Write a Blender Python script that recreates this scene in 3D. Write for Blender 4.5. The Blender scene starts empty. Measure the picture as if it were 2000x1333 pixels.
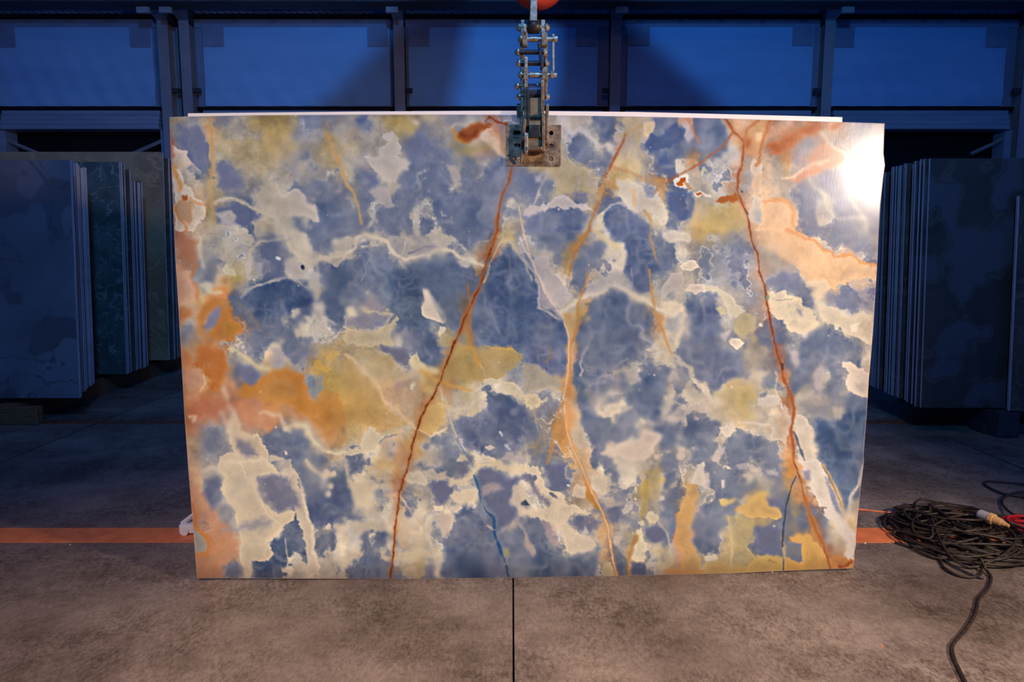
import bpy, bmesh, math, random
import numpy as np
from mathutils import Vector, Matrix
random.seed(5)
# ---------------------------------------------------------------- camera, sky, exposure, lights
FPX = 1333.0; TILT = math.radians(7.2); CAMH = 1.40
SC = bpy.context.scene; COL = SC.collection
cam = bpy.data.cameras.new('camera'); cam_o = bpy.data.objects.new('camera', cam); COL.objects.link(cam_o)
cam.sensor_width = 36; cam.lens = 36 * FPX / 2000; cam.clip_end = 200
cam_o.location = (0, 0, CAMH); cam_o.rotation_euler = (math.pi / 2 - TILT, 0, 0); SC.camera = cam_o
SC.view_settings.view_transform = 'Standard'; SC.view_settings.look = 'None'
SC.view_settings.exposure = 0.0; SC.view_settings.gamma = 1.0; SC.view_settings.use_curve_mapping = False
w = bpy.data.worlds.new('dusk'); SC.world = w; w.use_nodes = True
bg = w.node_tree.nodes['Background']; bg.inputs[0].default_value = (0.008, 0.030, 0.15, 1); bg.inputs[1].default_value = 1.0

def lamp(name, kind, loc, target, energy, color, **kw):
    d = bpy.data.lights.new(name, kind); d.energy = energy; d.color = color
    for k, v in kw.items(): setattr(d, k, v)
    o = bpy.data.objects.new(name, d); COL.objects.link(o); o.location = loc
    o.rotation_euler = (Vector(target) - Vector(loc)).to_track_quat('-Z', 'Y').to_euler()
    return o
WORK_AT = (3.0, .55, 2.04)
WARM = (1.0, 0.78, 0.62)
# work lamp standing in front on the right: lights the slab, and is mirrored near its right edge
lamp('work_lamp', 'SPOT', WORK_AT, (-.1, 2.9, .9), 430, WARM, spot_size=math.radians(110), spot_blend=.6, shadow_soft_size=.10)
# two lamps hung over the floor in front of the slab
for sx in (-1.35, 1.25):
    lamp('front_lamp', 'SPOT', (sx, .25, 2.85), (sx * .85, 1.55, 0), 330, (1.0, .71, .54), spot_size=math.radians(78), spot_blend=1.0, shadow_soft_size=.22)
# dusk light falling in high over the camera on the far bays
DUSK_AT = (0.3, -1.5, 5.6)
lamp('dusk_opening', 'AREA', DUSK_AT, (0, 14, 5.0), 190, (.08, .36, 1.0), shape='SQUARE', size=.8, spread=math.radians(105))
lamp('warm_wall_fill', 'AREA', (1.0, 2.0, 9.0), (0, 14, 5.0), 34, (1.0, .74, .50), shape='SQUARE', size=2.0)  # added warm fill, turns the blue-lit steel of the far wall greyer
# ---------------------------------------------------------------- onyx pattern (numpy, procedural)
SX0, SY0, SX1, SY1 = 320, 212, 1740, 1142          # working window of the pattern, one cell = about 2.2 mm of stone
PW, PH = SX1 - SX0, SY1 - SY0
_rng = np.random.RandomState(7)

def vnoise(w, h, cell, seed, ax=1.0):
    """smooth value noise, range about -1..1; ax stretches it sideways"""
    r = np.random.RandomState(seed)
    cx, cy = cell * ax, cell
    gw, gh = int(w / cx) + 4, int(h / cy) + 4
    g = r.rand(gh, gw).astype(np.float32) * 2 - 1
    x = np.arange(w, dtype=np.float32) / cx; y = np.arange(h, dtype=np.float32) / cy
    xi = x.astype(int); yi = y.astype(int)
    fx = x - xi; fy = y - yi
    fx = fx * fx * fx * (fx * (fx * 6 - 15) + 10); fy = fy * fy * fy * (fy * (fy * 6 - 15) + 10)
    a = g[np.ix_(yi, xi)]; b = g[np.ix_(yi, xi + 1)]; c = g[np.ix_(yi + 1, xi)]; d = g[np.ix_(yi + 1, xi + 1)]
    fx = fx[None, :]; fy = fy[:, None]
    return (a * (1 - fx) + b * fx) * (1 - fy) + (c * (1 - fx) + d * fx) * fy

def fbm(w, h, cell, seed, octv=4, gain=0.5, ax=1.0):
    out = np.zeros((h, w), np.float32); amp = 1.0; tot = 0
    for o in range(octv):
        out += amp * vnoise(w, h, max(cell / 2 ** o, 1.5), seed + o * 31, ax); tot += amp; amp *= gain
    return out / tot * 1.6

def bilin(img, x, y):
    x = np.clip(x, 0, img.shape[1] - 1.001); y = np.clip(y, 0, img.shape[0] - 1.001)
    xi = x.astype(int); yi = y.astype(int); fx = (x - xi); fy = (y - yi)
    if img.ndim == 3: fx = fx[..., None]; fy = fy[..., None]
    return ((img[yi, xi] * (1 - fx) + img[yi, xi + 1] * fx) * (1 - fy) +
            (img[yi + 1, xi] * (1 - fx) + img[yi + 1, xi + 1] * fx) * fy)

PAL = {'B': (72, 96, 130), 'b': (94, 111, 143), 'l': (126, 134, 156), 'g': (160, 162, 170), 'n': (178, 168, 154),
       't': (197, 175, 132), 'w': (203, 193, 174), 'W': (230, 216, 188), 'y': (182, 157, 92), 'Y': (214, 176, 102),
       'o': (208, 136, 58), 'p': (208, 156, 124), 'r': (190, 118, 82), 'R': (176, 84, 26), 'P': (238, 198, 156),
       'Q': (240, 232, 214)}
BLK = {}
def B_(name, txt): BLK[name] = [r.split() for r in txt.strip().split('\n')]
B_('A1', '''t n wt t l w t y y y g g g n
n l l p t l t t Yt Y tg g t n
rl l b lt t t t t Y t t n y t
P wl b lt n t t t t n n l t t
P w wl lt b l n t n n n n n t
P w l t l l n l w n b l n l
g rw P t n n n w W W w l b l
p t P y w b b n w w W W b b
n r P n w wb b n t w b W b l''')
B_('A2', '''n b n y y t t n nl w w r l l
t n n w y l n n n w n rn n n
t n w w l l l n y y P p n n
n w w w w b l l l l l n n n
w l w w w l l l w b l b b l
n b l w l l l l w b n b l b
n l w w l l l b l b b l l l
l l l b l w w b l l b b l w
l l l b l n b w l b b b W n''')
B_('A3', '''n n n w w b b t t w l l p b
n n n w l w b bn n P b B wb pb
t t w b b w w rl n b B b bl b
t t n l l l l W w n b b l o
l w t t t n l Y Y w b l w n
b l t t t n o l w wl o b w w
l b w wb b n l l W n w b b n
w w l b l wo b b w W W b b t
b B B b n W b B b n W l w Y''')
B_('A4', '''b n P w Y r w P R P p w g w
B n ro r P w PR R p w n g g g
b b w R p R R g n n p w w W
w w w n W n o g p p p W W Q
g l r w P n t P p l l W W Q
w l n g P n n l g b b n g W
n w o w P P n b l w b l l w
t t t r W P P l l w b l g g
y Y t W n P P l l n w l n l''')
B_('B1', '''r p W n l w wl n b w w b b l
w r w l w l n l l w w l W w
P r w n w w wn wl b w w W b b
P oP g l W y w n b w w g l B
P P W bW Wo l w B B b b w l b
P P Y o o b B B B b b w b l
o w p l o b b B B w l bw B B
w g o l o o l l l b w w w l
w g g o p l l l l l l l l t''')
B_('B2', '''w w wn w n n n w l b n Rn Y l
w l l b w n w w w bl n Rn bw w
l b l b w bl b l b W nR B B b
l b b B B b l b B B oB B B B
b l b B b b Wb b b b ob b b B
wl w w b b b W l b o b B B B
w l n l w B W W b o B B B B
t n l W b B b w b no B b b b
t t t W wl b b n t y b b b b''')
B_('B3', '''w l l b n l W l b n w w w Y
w l l n l l lw W B b b l w n
bw w l y b l l W b B b b W n
B n W P b n w w b b l w W n
B w w b n w W w w lb W g w W
B w n w lo bw b b l w w W w b
B b W t y b B b b b ow W n b
b B b Wt b l b b l b o w w b
b b b t b l B b b w w w l b''')
B_('B4', '''y y g WR P P P oP l l b l g w
l g g g w n P P P l l l l l
g g g g n n Pn P P P P P l lP
g g g g p n l n P P P P P P
w w g g n l b wb W W Pg g n n
l w w g n W W b bw Wg l b l l
b w W n nr W W n bw W w Wb W w
b wl w t l b W W w b W W W w
l W l t b rb l l b b b w w W''')
B_('C1', '''o w o o ow W l b w b l n Y t
o o og o o bW Wb W w n g Y Yt t
p p p Yo p b b lo o o o l y y
p p P o p op o o o Y o g y y
o o r r p r r p o p o oY o y
r or r r rw p p wp w p p o o o
p p pn n w pw p p pb nw w wp o t
P P n bl lw w w wb B B b W pn o
P P n l w l lw W B wB b b w W''')
B_('C2', '''t t t l bw b b bn ot y t t Y bt
Wt W t tw l W Wb yR y y to n t g
t W t t w tg Y y t y wt W w g
Y t wp p p t tY WR l t w bw W W
Y Y t w n w Rt wt n w W b bw w
Y Y Y pt W nR Y Y w w bw b B b
t tw t t wn yR Wy W bw b l b b b
t W w gb pt y nb b bw wb b B bw b
Wl wb Wt pt p rt n w b w Wb W BW W''')
B_('C3', '''b b b Wr lb b b b b l wl W b b
n b b Pb bw b bl l lw l nl wn l b
n tn t oW B lb l l w b b l n Wb
wn w w o b nl l l B B bl n ln Ww
W wl l P nb bw W W Bb B bl w bw w
n l l oP wb b Wb b lb Wb bn w lw l
b nl on oP nw b b b b wW nb b Wb b
l nl no ow wn l nw Ww w w nb B b b
wl yl l Yo wn l W wl w wn nb w w lb''')
B_('C4', '''b b Wb n n bR l wb b b bl b bw w
b b l n wn lr b wb bl w l Wb w w
Wb b l w wl nW Rb b lw Wl bw Wb W W
Ww lt t t ln bw Rb bw wl wl bl Wb W W
w wt t t w w lR nw n nl wl b b b
wl w Yt tw w Wn Rn Wn bn b wn bB b b
bl wW bW lw wl wn RW w WB B B B B B
b Wl wb b bw W wR bW W B B B b b
wb nb b b b bw PR Wn W bw B B B B''')
B_('D1', '''P P nw wl W W W Ww Ww Wb bw Wl lw w
P P Pl l Ww W W lw l wW bl l Wl b
p pP nt b W nW W lw l lw Wb bl Wb b
r r pn lg Wg lW Wn W lw wb WB B B B
o o op np g Ww wl l wW wb bw bW b w
o o og p pn nw w lw w b bw wb wb w
g g g o p pW W Ww b Bb b wb wb W
o o og o p pW W w bl Bw b wb wl w
p p po p tn bw wb b b Ww w Ww nw lw''')
B_('D2', '''wb bw Yt t Yt nb w wb wb b Wb Wb W W
wb W bl l nR Ww wb b bw bw BW b lW Wb
bw W nw nw Rb wl nl bl W Ww Wb bw b W
bw Ww wb bw n lW lw Ww W bW wb wb b Wb
b w w w nW bw wb W wl b bl wb b wb
W bW bl bw Wo W wb w Bw B b B bl wb
w bw wb bW bn nw bw Wb B b B b b bw
w b Wb Ww nw wt w w B b b b wb b
l b b nb nt ny b wb B B B b wb bw''')
B_('D3', '''Wb Wb b l no bn b lw l nl tl b wb b
bW Wb b lw nw W wb w l yl yn wb bw w
Wb bW W bw ow nw lw l bl yn nw b ol n
W Wb W wl yn on wl wb wl yn nw b Y nl
bW wb W lb bw nw bo bl lw nW W b tp l
b lb Ww wl b bw on nw nW bw b b p lb
b bw wb W W wn Pb wn yW Wb nw bw p nb
b B b Wb wb bn ob bn nW w wn bw pn n
b B b B b bn wo b ob lb wn t p t''')
B_('D4', '''b wb wb w wl bl o WR W Wl B B WB B
Wb wb lb l lw bl Yo lw W wW b B w w
wb b b tb Yl lw bl tR lW Wb t bw b b
b wb bt Y Y b b Yb Rl Wl Wt lw b b
b nb Yn t Y Y b yb ol lw W Pw b b
b bw nt tl bt b b b oR l Wl W P P
b bt t nb b b bo Y Yn Rn nl Wo W W
wn wt tn ty bY bY wl Yl Y or on W W W
t t t ty Y Y Y Y Y Yo o o o o''')

def block_origin(b): return 325 + 350 * (int(b[1]) - 1), 225 + 225 * (ord(b[0]) - 65)
def VP(b, pts):
    ox, oy = block_origin(b)
    return [(ox + x / 5.714, oy + y / 5.714) for x, y in pts]

def paint_slab():
    FR = {'B': 1.0, 'b': .93, 'l': .62, 'g': .38, 'n': .14}
    lit = np.zeros((36, 112, 4), np.float32); blu = np.zeros((36, 112, 4), np.float32); fr = np.zeros((36, 112), np.float32)
    for b, rows in BLK.items():
        bc = (int(b[1]) - 1) * 28; br = (ord(b[0]) - 65) * 9
        for i, row in enumerate(rows):
            row = (row + [row[-1]] * 14)[:14]
            for j, tok in enumerate(row):
                for k, c in ((0, tok[0]), (1, tok[-1])):
                    q = (br + i, bc + 2 * j + k); f = FR.get(c, 0.0); fr[q] = f
                    if c in 'Bb': blu[q] = PAL[c] + (1,)
                    elif c == 'l': blu[q] = (110, 122, 150, 1)
                    if c not in 'Bbl': lit[q] = PAL[c] + (1,)
    def blur(a, n):
        for _ in range(n):
            p = np.pad(a, ((1, 1), (1, 1)) + ((0, 0),) * (a.ndim - 2), mode='edge')
            a = (p[:-2, 1:-1] * .8 + p[2:, 1:-1] * .8 + p[1:-1, :-2] + p[1:-1, 2:] + 2.0 * p[1:-1, 1:-1]) / 5.6
        return a
    def fill(a):
        near = blur(a, 1); far = blur(a, 14); wd = blur(a, 4)
        m = near * 1.0 + wd * .05 + far * .002
        return m[..., :3] / (m[..., 3:] + 1e-6)
    lit = fill(lit); blu = fill(blu); fr = blur(fr, 1) * .75 + fr * .25
    X, Y = np.meshgrid(np.arange(PW, dtype=np.float32) + SX0, np.arange(PH, dtype=np.float32) + SY0)
    w1x = fbm(PW, PH, 52, 11, 5, .6); w1y = fbm(PW, PH, 52, 12, 5, .6)
    f1x = fbm(PW, PH, 14, 13, 4, .6); f1y = fbm(PW, PH, 14, 14, 4, .6)
    wx = X + w1x * 15 + f1x * 3; wy = Y + w1y * 15 + f1y * 3
    gx = (wx - 325) / 12.5 - .5; gy = (wy - 225) / 25 - .5
    def cub(a, gx, gy):
        """smooth (B-spline) interpolation of the control grid"""
        a = np.pad(a, ((2, 3), (2, 3)) + ((0, 0),) * (a.ndim - 2), mode='edge')
        gx = np.clip(gx, -.5, 111.5) + 2; gy = np.clip(gy, -.5, 35.5) + 2
        xi = np.floor(gx).astype(int); yi = np.floor(gy).astype(int); fx = gx - xi; fy = gy - yi
        def w(f): return ((1 - f) ** 3 / 6, (3 * f ** 3 - 6 * f ** 2 + 4) / 6, (-3 * f ** 3 + 3 * f ** 2 + 3 * f + 1) / 6, f ** 3 / 6)
        wx_, wy_ = w(fx), w(fy); out = 0
        for j in range(4):
            for i in range(4):
                k = wx_[i] * wy_[j]
                out = out + a[yi + j - 1, xi + i - 1] * (k[..., None] if a.ndim == 3 else k)
        return out
    L = cub(lit, gx, gy); Bc = cub(blu, gx, gy); F = cub(fr, gx, gy)
    bill = 1 - np.abs(fbm(PW, PH, 30, 81, 4, .55)) * 1.6
    F2 = F + .15 + .24 * fbm(PW, PH, 34, 83, 5, .6) - .16 * (bill - .35)
    hard = np.clip(.45 + 1.3 * fbm(PW, PH, 80, 15, 3), 0, 1)
    k = .50 - .32 * hard
    u = np.clip((F2 - (.5 - k)) / (2 * k), 0, 1); u = u * u * (3 - 2 * u)
    u = .70 * u + .30 * np.clip(F + .10 * fbm(PW, PH, 60, 87, 4, .55), 0, 1)
    img = L * (1 - u[..., None]) + Bc * u[..., None]
    rim = np.exp(-((u - .22) / .16) ** 2) * hard
    img += (rim * 14)[..., None] * np.array([1, .95, .82], np.float32)
    gate = np.clip(.35 + 1.4 * fbm(PW, PH, 65, 89, 3), 0, 1)
    line = np.exp(-((F2 - .47) / .028) ** 2) + .6 * np.exp(-((F2 - .60) / .020) ** 2) * gate + .45 * np.exp(-((F2 - .47) / .07) ** 2)
    img += (line * gate)[..., None] * (np.array([236, 226, 206], np.float32) - img) * .40
    puff = fbm(PW, PH, 40, 97, 5, .55)
    img *= (1 + (1 - np.clip(u, 0, 1)) * .10 * puff)[..., None]
    wob_x = fbm(PW, PH, 16, 61, 4, .65); wob_y = fbm(PW, PH, 16, 62, 4, .65)
    def segdist(pts, x, y):
        d = np.full(x.shape, 1e9, np.float32); tt = np.zeros(x.shape, np.float32)
        L = [0]
        for a, b in zip(pts, pts[1:]): L.append(L[-1] + math.hypot(b[0] - a[0], b[1] - a[1]))
        for k, (a, b) in enumerate(zip(pts, pts[1:])):
            vx, vy = b[0] - a[0], b[1] - a[1]; l2 = vx * vx + vy * vy + 1e-6
            t = np.clip(((x - a[0]) * vx + (y - a[1]) * vy) / l2, 0, 1)
            dd = np.hypot(x - a[0] - t * vx, y - a[1] - t * vy)
            mk = dd < d
            d = np.where(mk, dd, d); tt = np.where(mk, (L[k] + t * math.sqrt(l2)) / (L[-1] + 1e-6), tt)
        return d, tt

    def box(pts, pad):
        xs = [p[0] for p in pts]; ys = [p[1] for p in pts]
        x0 = max(int(min(xs) - pad) - SX0, 0); x1 = min(int(max(xs) + pad) - SX0, PW)
        y0 = max(int(min(ys) - pad) - SY0, 0); y1 = min(int(max(ys) + pad) - SY0, PH)
        return slice(y0, y1), slice(x0, x1)

    def stroke(pts, w, col, soft=1.5, a=1.0, wob=2.5, taper=0, var=.6, jag=0):
        if isinstance(col, str): col = PAL[col]
        s = box(pts, w + soft * 3 + wob * 2 + 4)
        x = X[s] + wob_x[s] * wob; y = Y[s] + wob_y[s] * wob
        if jag: x = x + f1x[s] * jag; y = y + f1y[s] * jag
        d, t = segdist(pts, x, y)
        ww = w / 2 * np.clip(1 + var * f1y[s], .15, 3)
        if taper & 1: ww = ww * np.clip(t * 5, .05, 1)
        if taper & 2: ww = ww * np.clip((1 - t) * 5, .05, 1)
        op = np.clip((ww + soft - d) / (2 * soft), 0, 1); op = op * op * (3 - 2 * op)
        if taper: op = op * (np.clip(t * 8, 0, 1) if taper & 1 else 1) * (np.clip((1 - t) * 8, 0, 1) if taper & 2 else 1)
        op = (op * a)[..., None]
        img[s] += (np.array(col, np.float32) - img[s]) * op

    def poly(pts, col, soft=1.2, a=1.0, wob=4, fade=None, tex=0, lim=1.0):
        """filled patch; soft = edge softness, fade=(angle deg, length px): melts away towards that direction"""
        if isinstance(col, str): col = PAL[col]
        s = box(pts, soft * 3 + wob * 2 + 4)
        x = X[s] + wob_x[s] * wob + f1x[s] * wob * .5; y = Y[s] + wob_y[s] * wob + f1y[s] * wob * .5
        ins = np.zeros(x.shape, bool); n = len(pts)
        for i in range(n):
            x1, y1 = pts[i]; x2, y2 = pts[(i + 1) % n]
            if y1 == y2: continue
            c = ((y1 > y) != (y2 > y)) & (x < (x2 - x1) * (y - y1) / (y2 - y1) + x1)
            ins ^= c
        d, _ = segdist(list(pts) + [pts[0]], x, y)
        d = np.where(ins, d, -d)
        op = np.clip((d + soft) / (2 * soft), 0, 1); op = op * op * (3 - 2 * op)
        if fade:
            ang = math.radians(fade[0]); ux, uy = math.cos(ang), math.sin(ang)
            pr = [p[0] * ux + p[1] * uy for p in pts]; mx = max(pr)
            q = (mx - (X[s] * ux + Y[s] * uy) + f1x[s] * 3) / fade[1]
            op = op * np.clip(q, 0, 1)
        c = np.array(col, np.float32)
        dn = np.clip(d, 0, None); nn = w1x[s] * .6 + f1y[s] * .5
        sh_ = 1 + .055 * np.exp(-dn / 3.5) - .075 * np.clip(dn / 22, 0, 1) * np.clip(.6 + nn, 0, 1.6)
        op = op * (1 - .30 * np.clip(dn / 16, 0, 1) * np.clip(.45 + nn, 0, 1.3))
        c = c * sh_[..., None]
        if tex:
            op = op * np.clip(1 - tex + tex * (1.2 + 1.6 * f1x[s]), 0, 1)
        img[s] += (c - img[s]) * (op * a)[..., None]

    CR, WH = (214, 202, 180), (236, 224, 200)
    OR, RU, DK = (212, 134, 50), (182, 88, 24), (92, 44, 16)
    POOLS(poly)
    # cloudiness inside the blue fields
    blue = np.clip((img[..., 2] - img[..., 0]) / 45.0, 0, 1)
    m = fbm(PW, PH, 44, 21, 5, .55)
    img += (blue * m * 15)[..., None] * np.array([1.0, .95, .75], np.float32)
    haze = np.clip(fbm(PW, PH, 75, 24, 4, .55), 0, 1) * blue
    img += haze[..., None] * (np.array([158, 156, 168], np.float32) - img) * .5
    fil = np.zeros((PH, PW), np.float32)
    for sd, cell, amp, wd in ((31, 70, 1., .04), (37, 38, .9, .06), (43, 95, 1.0, .03), (47, 26, .7, .08), (53, 20, .6, .09)):
        n = fbm(PW, PH, cell, sd, 3, .45)
        gate = np.clip(fbm(PW, PH, 70, sd + 3, 2) * 1.5 + .42, 0, 1)
        fil = np.maximum(fil, .55 * amp * gate * np.exp(-(n / (wd * 1.5)) ** 2 * .5))
        fil = np.maximum(fil, .5 * amp * gate * np.exp(-(n / (wd * 4)) ** 2 * .5))
    fil *= .2 + .8 * blue
    img += fil[..., None] * (np.array([206, 202, 194], np.float32) - img) * .55
    # grain of the warm fields
    g2 = fbm(PW, PH, 9, 51, 3, .7); g3 = fbm(PW, PH, 26, 55, 4, .6)
    img *= (1 + (1 - blue) * (.02 * g2 + .055 * g3))[..., None]
    FEATURES(stroke, poly, CR, WH, OR, RU, DK)
    def boxblur(a, r):
        for ax in (0, 1):
            p = np.pad(a, [(r + 1, r) if i == ax else (0, 0) for i in range(3)], mode='edge').cumsum(ax, dtype=np.float64)
            n = a.shape[ax]
            a = ((np.take(p, range(2 * r + 1, 2 * r + 1 + n), ax) - np.take(p, range(0, n), ax)) / (2 * r + 1)).astype(np.float32)
        return a
    # parts of the figure lie deep in the stone and melt
    deep = np.clip(.15 + 1.5 * fbm(PW, PH, 75, 101, 3, .5), 0, 1)[..., None]
    img[:] = img + (boxblur(boxblur(img, 3), 3) - img) * deep * .95
    bl = boxblur(boxblur(img, 13), 9)
    img += .34 * (img - bl)
    bl = boxblur(img, 4)
    img += .30 * (img - bl)
    VEINS(stroke, poly, CR, WH, OR, RU, DK)
    img *= (1 + .02 * fbm(PW, PH, 24, 91, 3, .5) + .03 * fbm(PW, PH, 60, 95, 3))[..., None]
    # speckle and tiny pits
    img[:] *= (1 + .010 * vnoise(PW, PH, 2.2, 71) + .008 * vnoise(PW, PH, 4.5, 72))[..., None]
    for _ in range(90):
        cx, cy = _rng.randint(8, PW - 8), _rng.randint(8, PH - 8); r = _rng.choice([.9, 1.2, 1.6, 2.4], p=[.4, .3, .2, .1])
        s = (slice(cy - 5, cy + 6), slice(cx - 5, cx + 6))
        yy, xx = np.mgrid[-5:6, -5:6]
        op = np.clip(r + .5 - np.hypot(xx, yy), 0, 1) * .75
        img[s] += (np.array([232, 224, 208]) - img[s]) * op[..., None]
    # tone: tame the strongest oranges, a touch deeper overall
    lum = img @ np.array([.3, .59, .11], np.float32)
    sat = np.clip((img[..., 0] - img[..., 2] - 70) / 110, 0, 1)[..., None]
    img = img + (lum[..., None] - img) * .26 * sat
    bs = np.clip((img[..., 2] - img[..., 0]) / 60, 0, 1)[..., None]
    img = img + (lum[..., None] * 1.04 - img) * .17 * bs
    img = 255 * (np.clip(img, 4, 254) / 255) ** 1.12
    return np.clip(img * 1.02, 8, 252)
def POOLS(poly):
    V = VP
    # ---- soft dark pools and patches first
    poly(V('B2', [(560, 480), (900, 420), (1350, 470), (1500, 560), (1400, 860), (1250, 1150), (900, 1050), (500, 1180), (560, 900), (420, 640)]), 'B', 14, .55, 8)
    poly(V('B2', [(1680, 420), (1830, 150), (2010, 420), (2010, 1286), (1450, 1286), (1400, 1000), (1480, 760)]), (76, 98, 140), 12, .8, 6)
    poly(V('B3', [(0, 420), (140, 620), (150, 870), (400, 1010), (480, 1200), (470, 1286), (0, 1286)]), (80, 102, 143), 7, .9, 5)
    poly(V('C3', [(0, 0), (470, 0), (460, 300), (400, 380), (250, 300), (0, 150)]), (88, 104, 146), 6, .85, 4)
    poly(V('B1', [(830, 740), (1010, 620), (1300, 545), (1480, 590), (1640, 680), (1650, 820), (1420, 870), (1300, 960), (1080, 960), (940, 880)]), (76, 98, 138), 7, .85, 5)
    poly(V('A3', [(880, 1120), (1000, 1000), (1120, 1000), (1200, 1090), (1400, 1200), (1430, 1300), (900, 1300)]), (84, 104, 148), 4, .8, 4)
    poly(V('B3', [(950, 0), (1380, 0), (1420, 400), (1400, 700), (1200, 640), (1130, 480), (1140, 140)]), (86, 106, 148), 7, .75, 5)
    poly(V('A3', [(0, 1130), (300, 1040), (560, 1050), (700, 1130), (640, 1300), (0, 1300)]), (86, 106, 150), 6, .8, 6)
    poly(V('C4', [(1250, 850), (1550, 800), (1830, 600), (1780, 1286), (1320, 1286)]), (70, 100, 146), 10, .85, 5)
    poly(V('D4', [(1340, 0), (1770, 0), (1740, 250), (1620, 460), (1590, 620), (1480, 300)]), (74, 104, 150), 5, .85, 4)
    poly(V('D2', [(1260, 560), (1420, 500), (1580, 720), (1680, 830), (1720, 1040), (1780, 1286), (1080, 1286), (1090, 900), (1200, 760)]), (78, 100, 140), 6, .9, 5)
    poly(V('D1', [(1530, 420), (2010, 300), (2010, 680), (1660, 760), (1620, 720)]), (84, 102, 142), 8, .8, 5)
    poly(V('D1', [(1180, 880), (1330, 870), (1350, 1180), (1000, 1286), (940, 1100), (1150, 1110)]), (74, 98, 140), 5, .85, 3)
    poly(V('C3', [(1300, 300), (1560, 480), (1540, 640), (1400, 820), (1260, 640)]), (78, 100, 142), 9, .7, 5)
    poly(V('C1', [(1080, 1010), (1290, 880), (1500, 960), (1600, 1100), (1560, 1286), (1180, 1286)]), (84, 102, 140), 7, .85, 4)
    poly(V('C2', [(1500, 720), (1900, 620), (2010, 700), (2010, 1000), (1880, 1200), (1400, 1200), (1240, 1050), (1230, 860)]), (88, 104, 146), 9, .7, 6)
    poly(V('B4', [(0, 700), (150, 700), (130, 900), (180, 980), (150, 1130), (0, 1200)]), (96, 112, 152), 7, .7, 5)
    poly(V('C4', [(0, 60), (280, 40), (420, 200), (300, 380), (100, 420), (0, 380)]), (92, 110, 154), 9, .6, 5)
    poly(V('A4', [(1330, 700), (1480, 600), (1600, 760), (1640, 960), (1560, 1080), (1440, 960)]), (122, 136, 168), 6, .7, 3)

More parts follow.
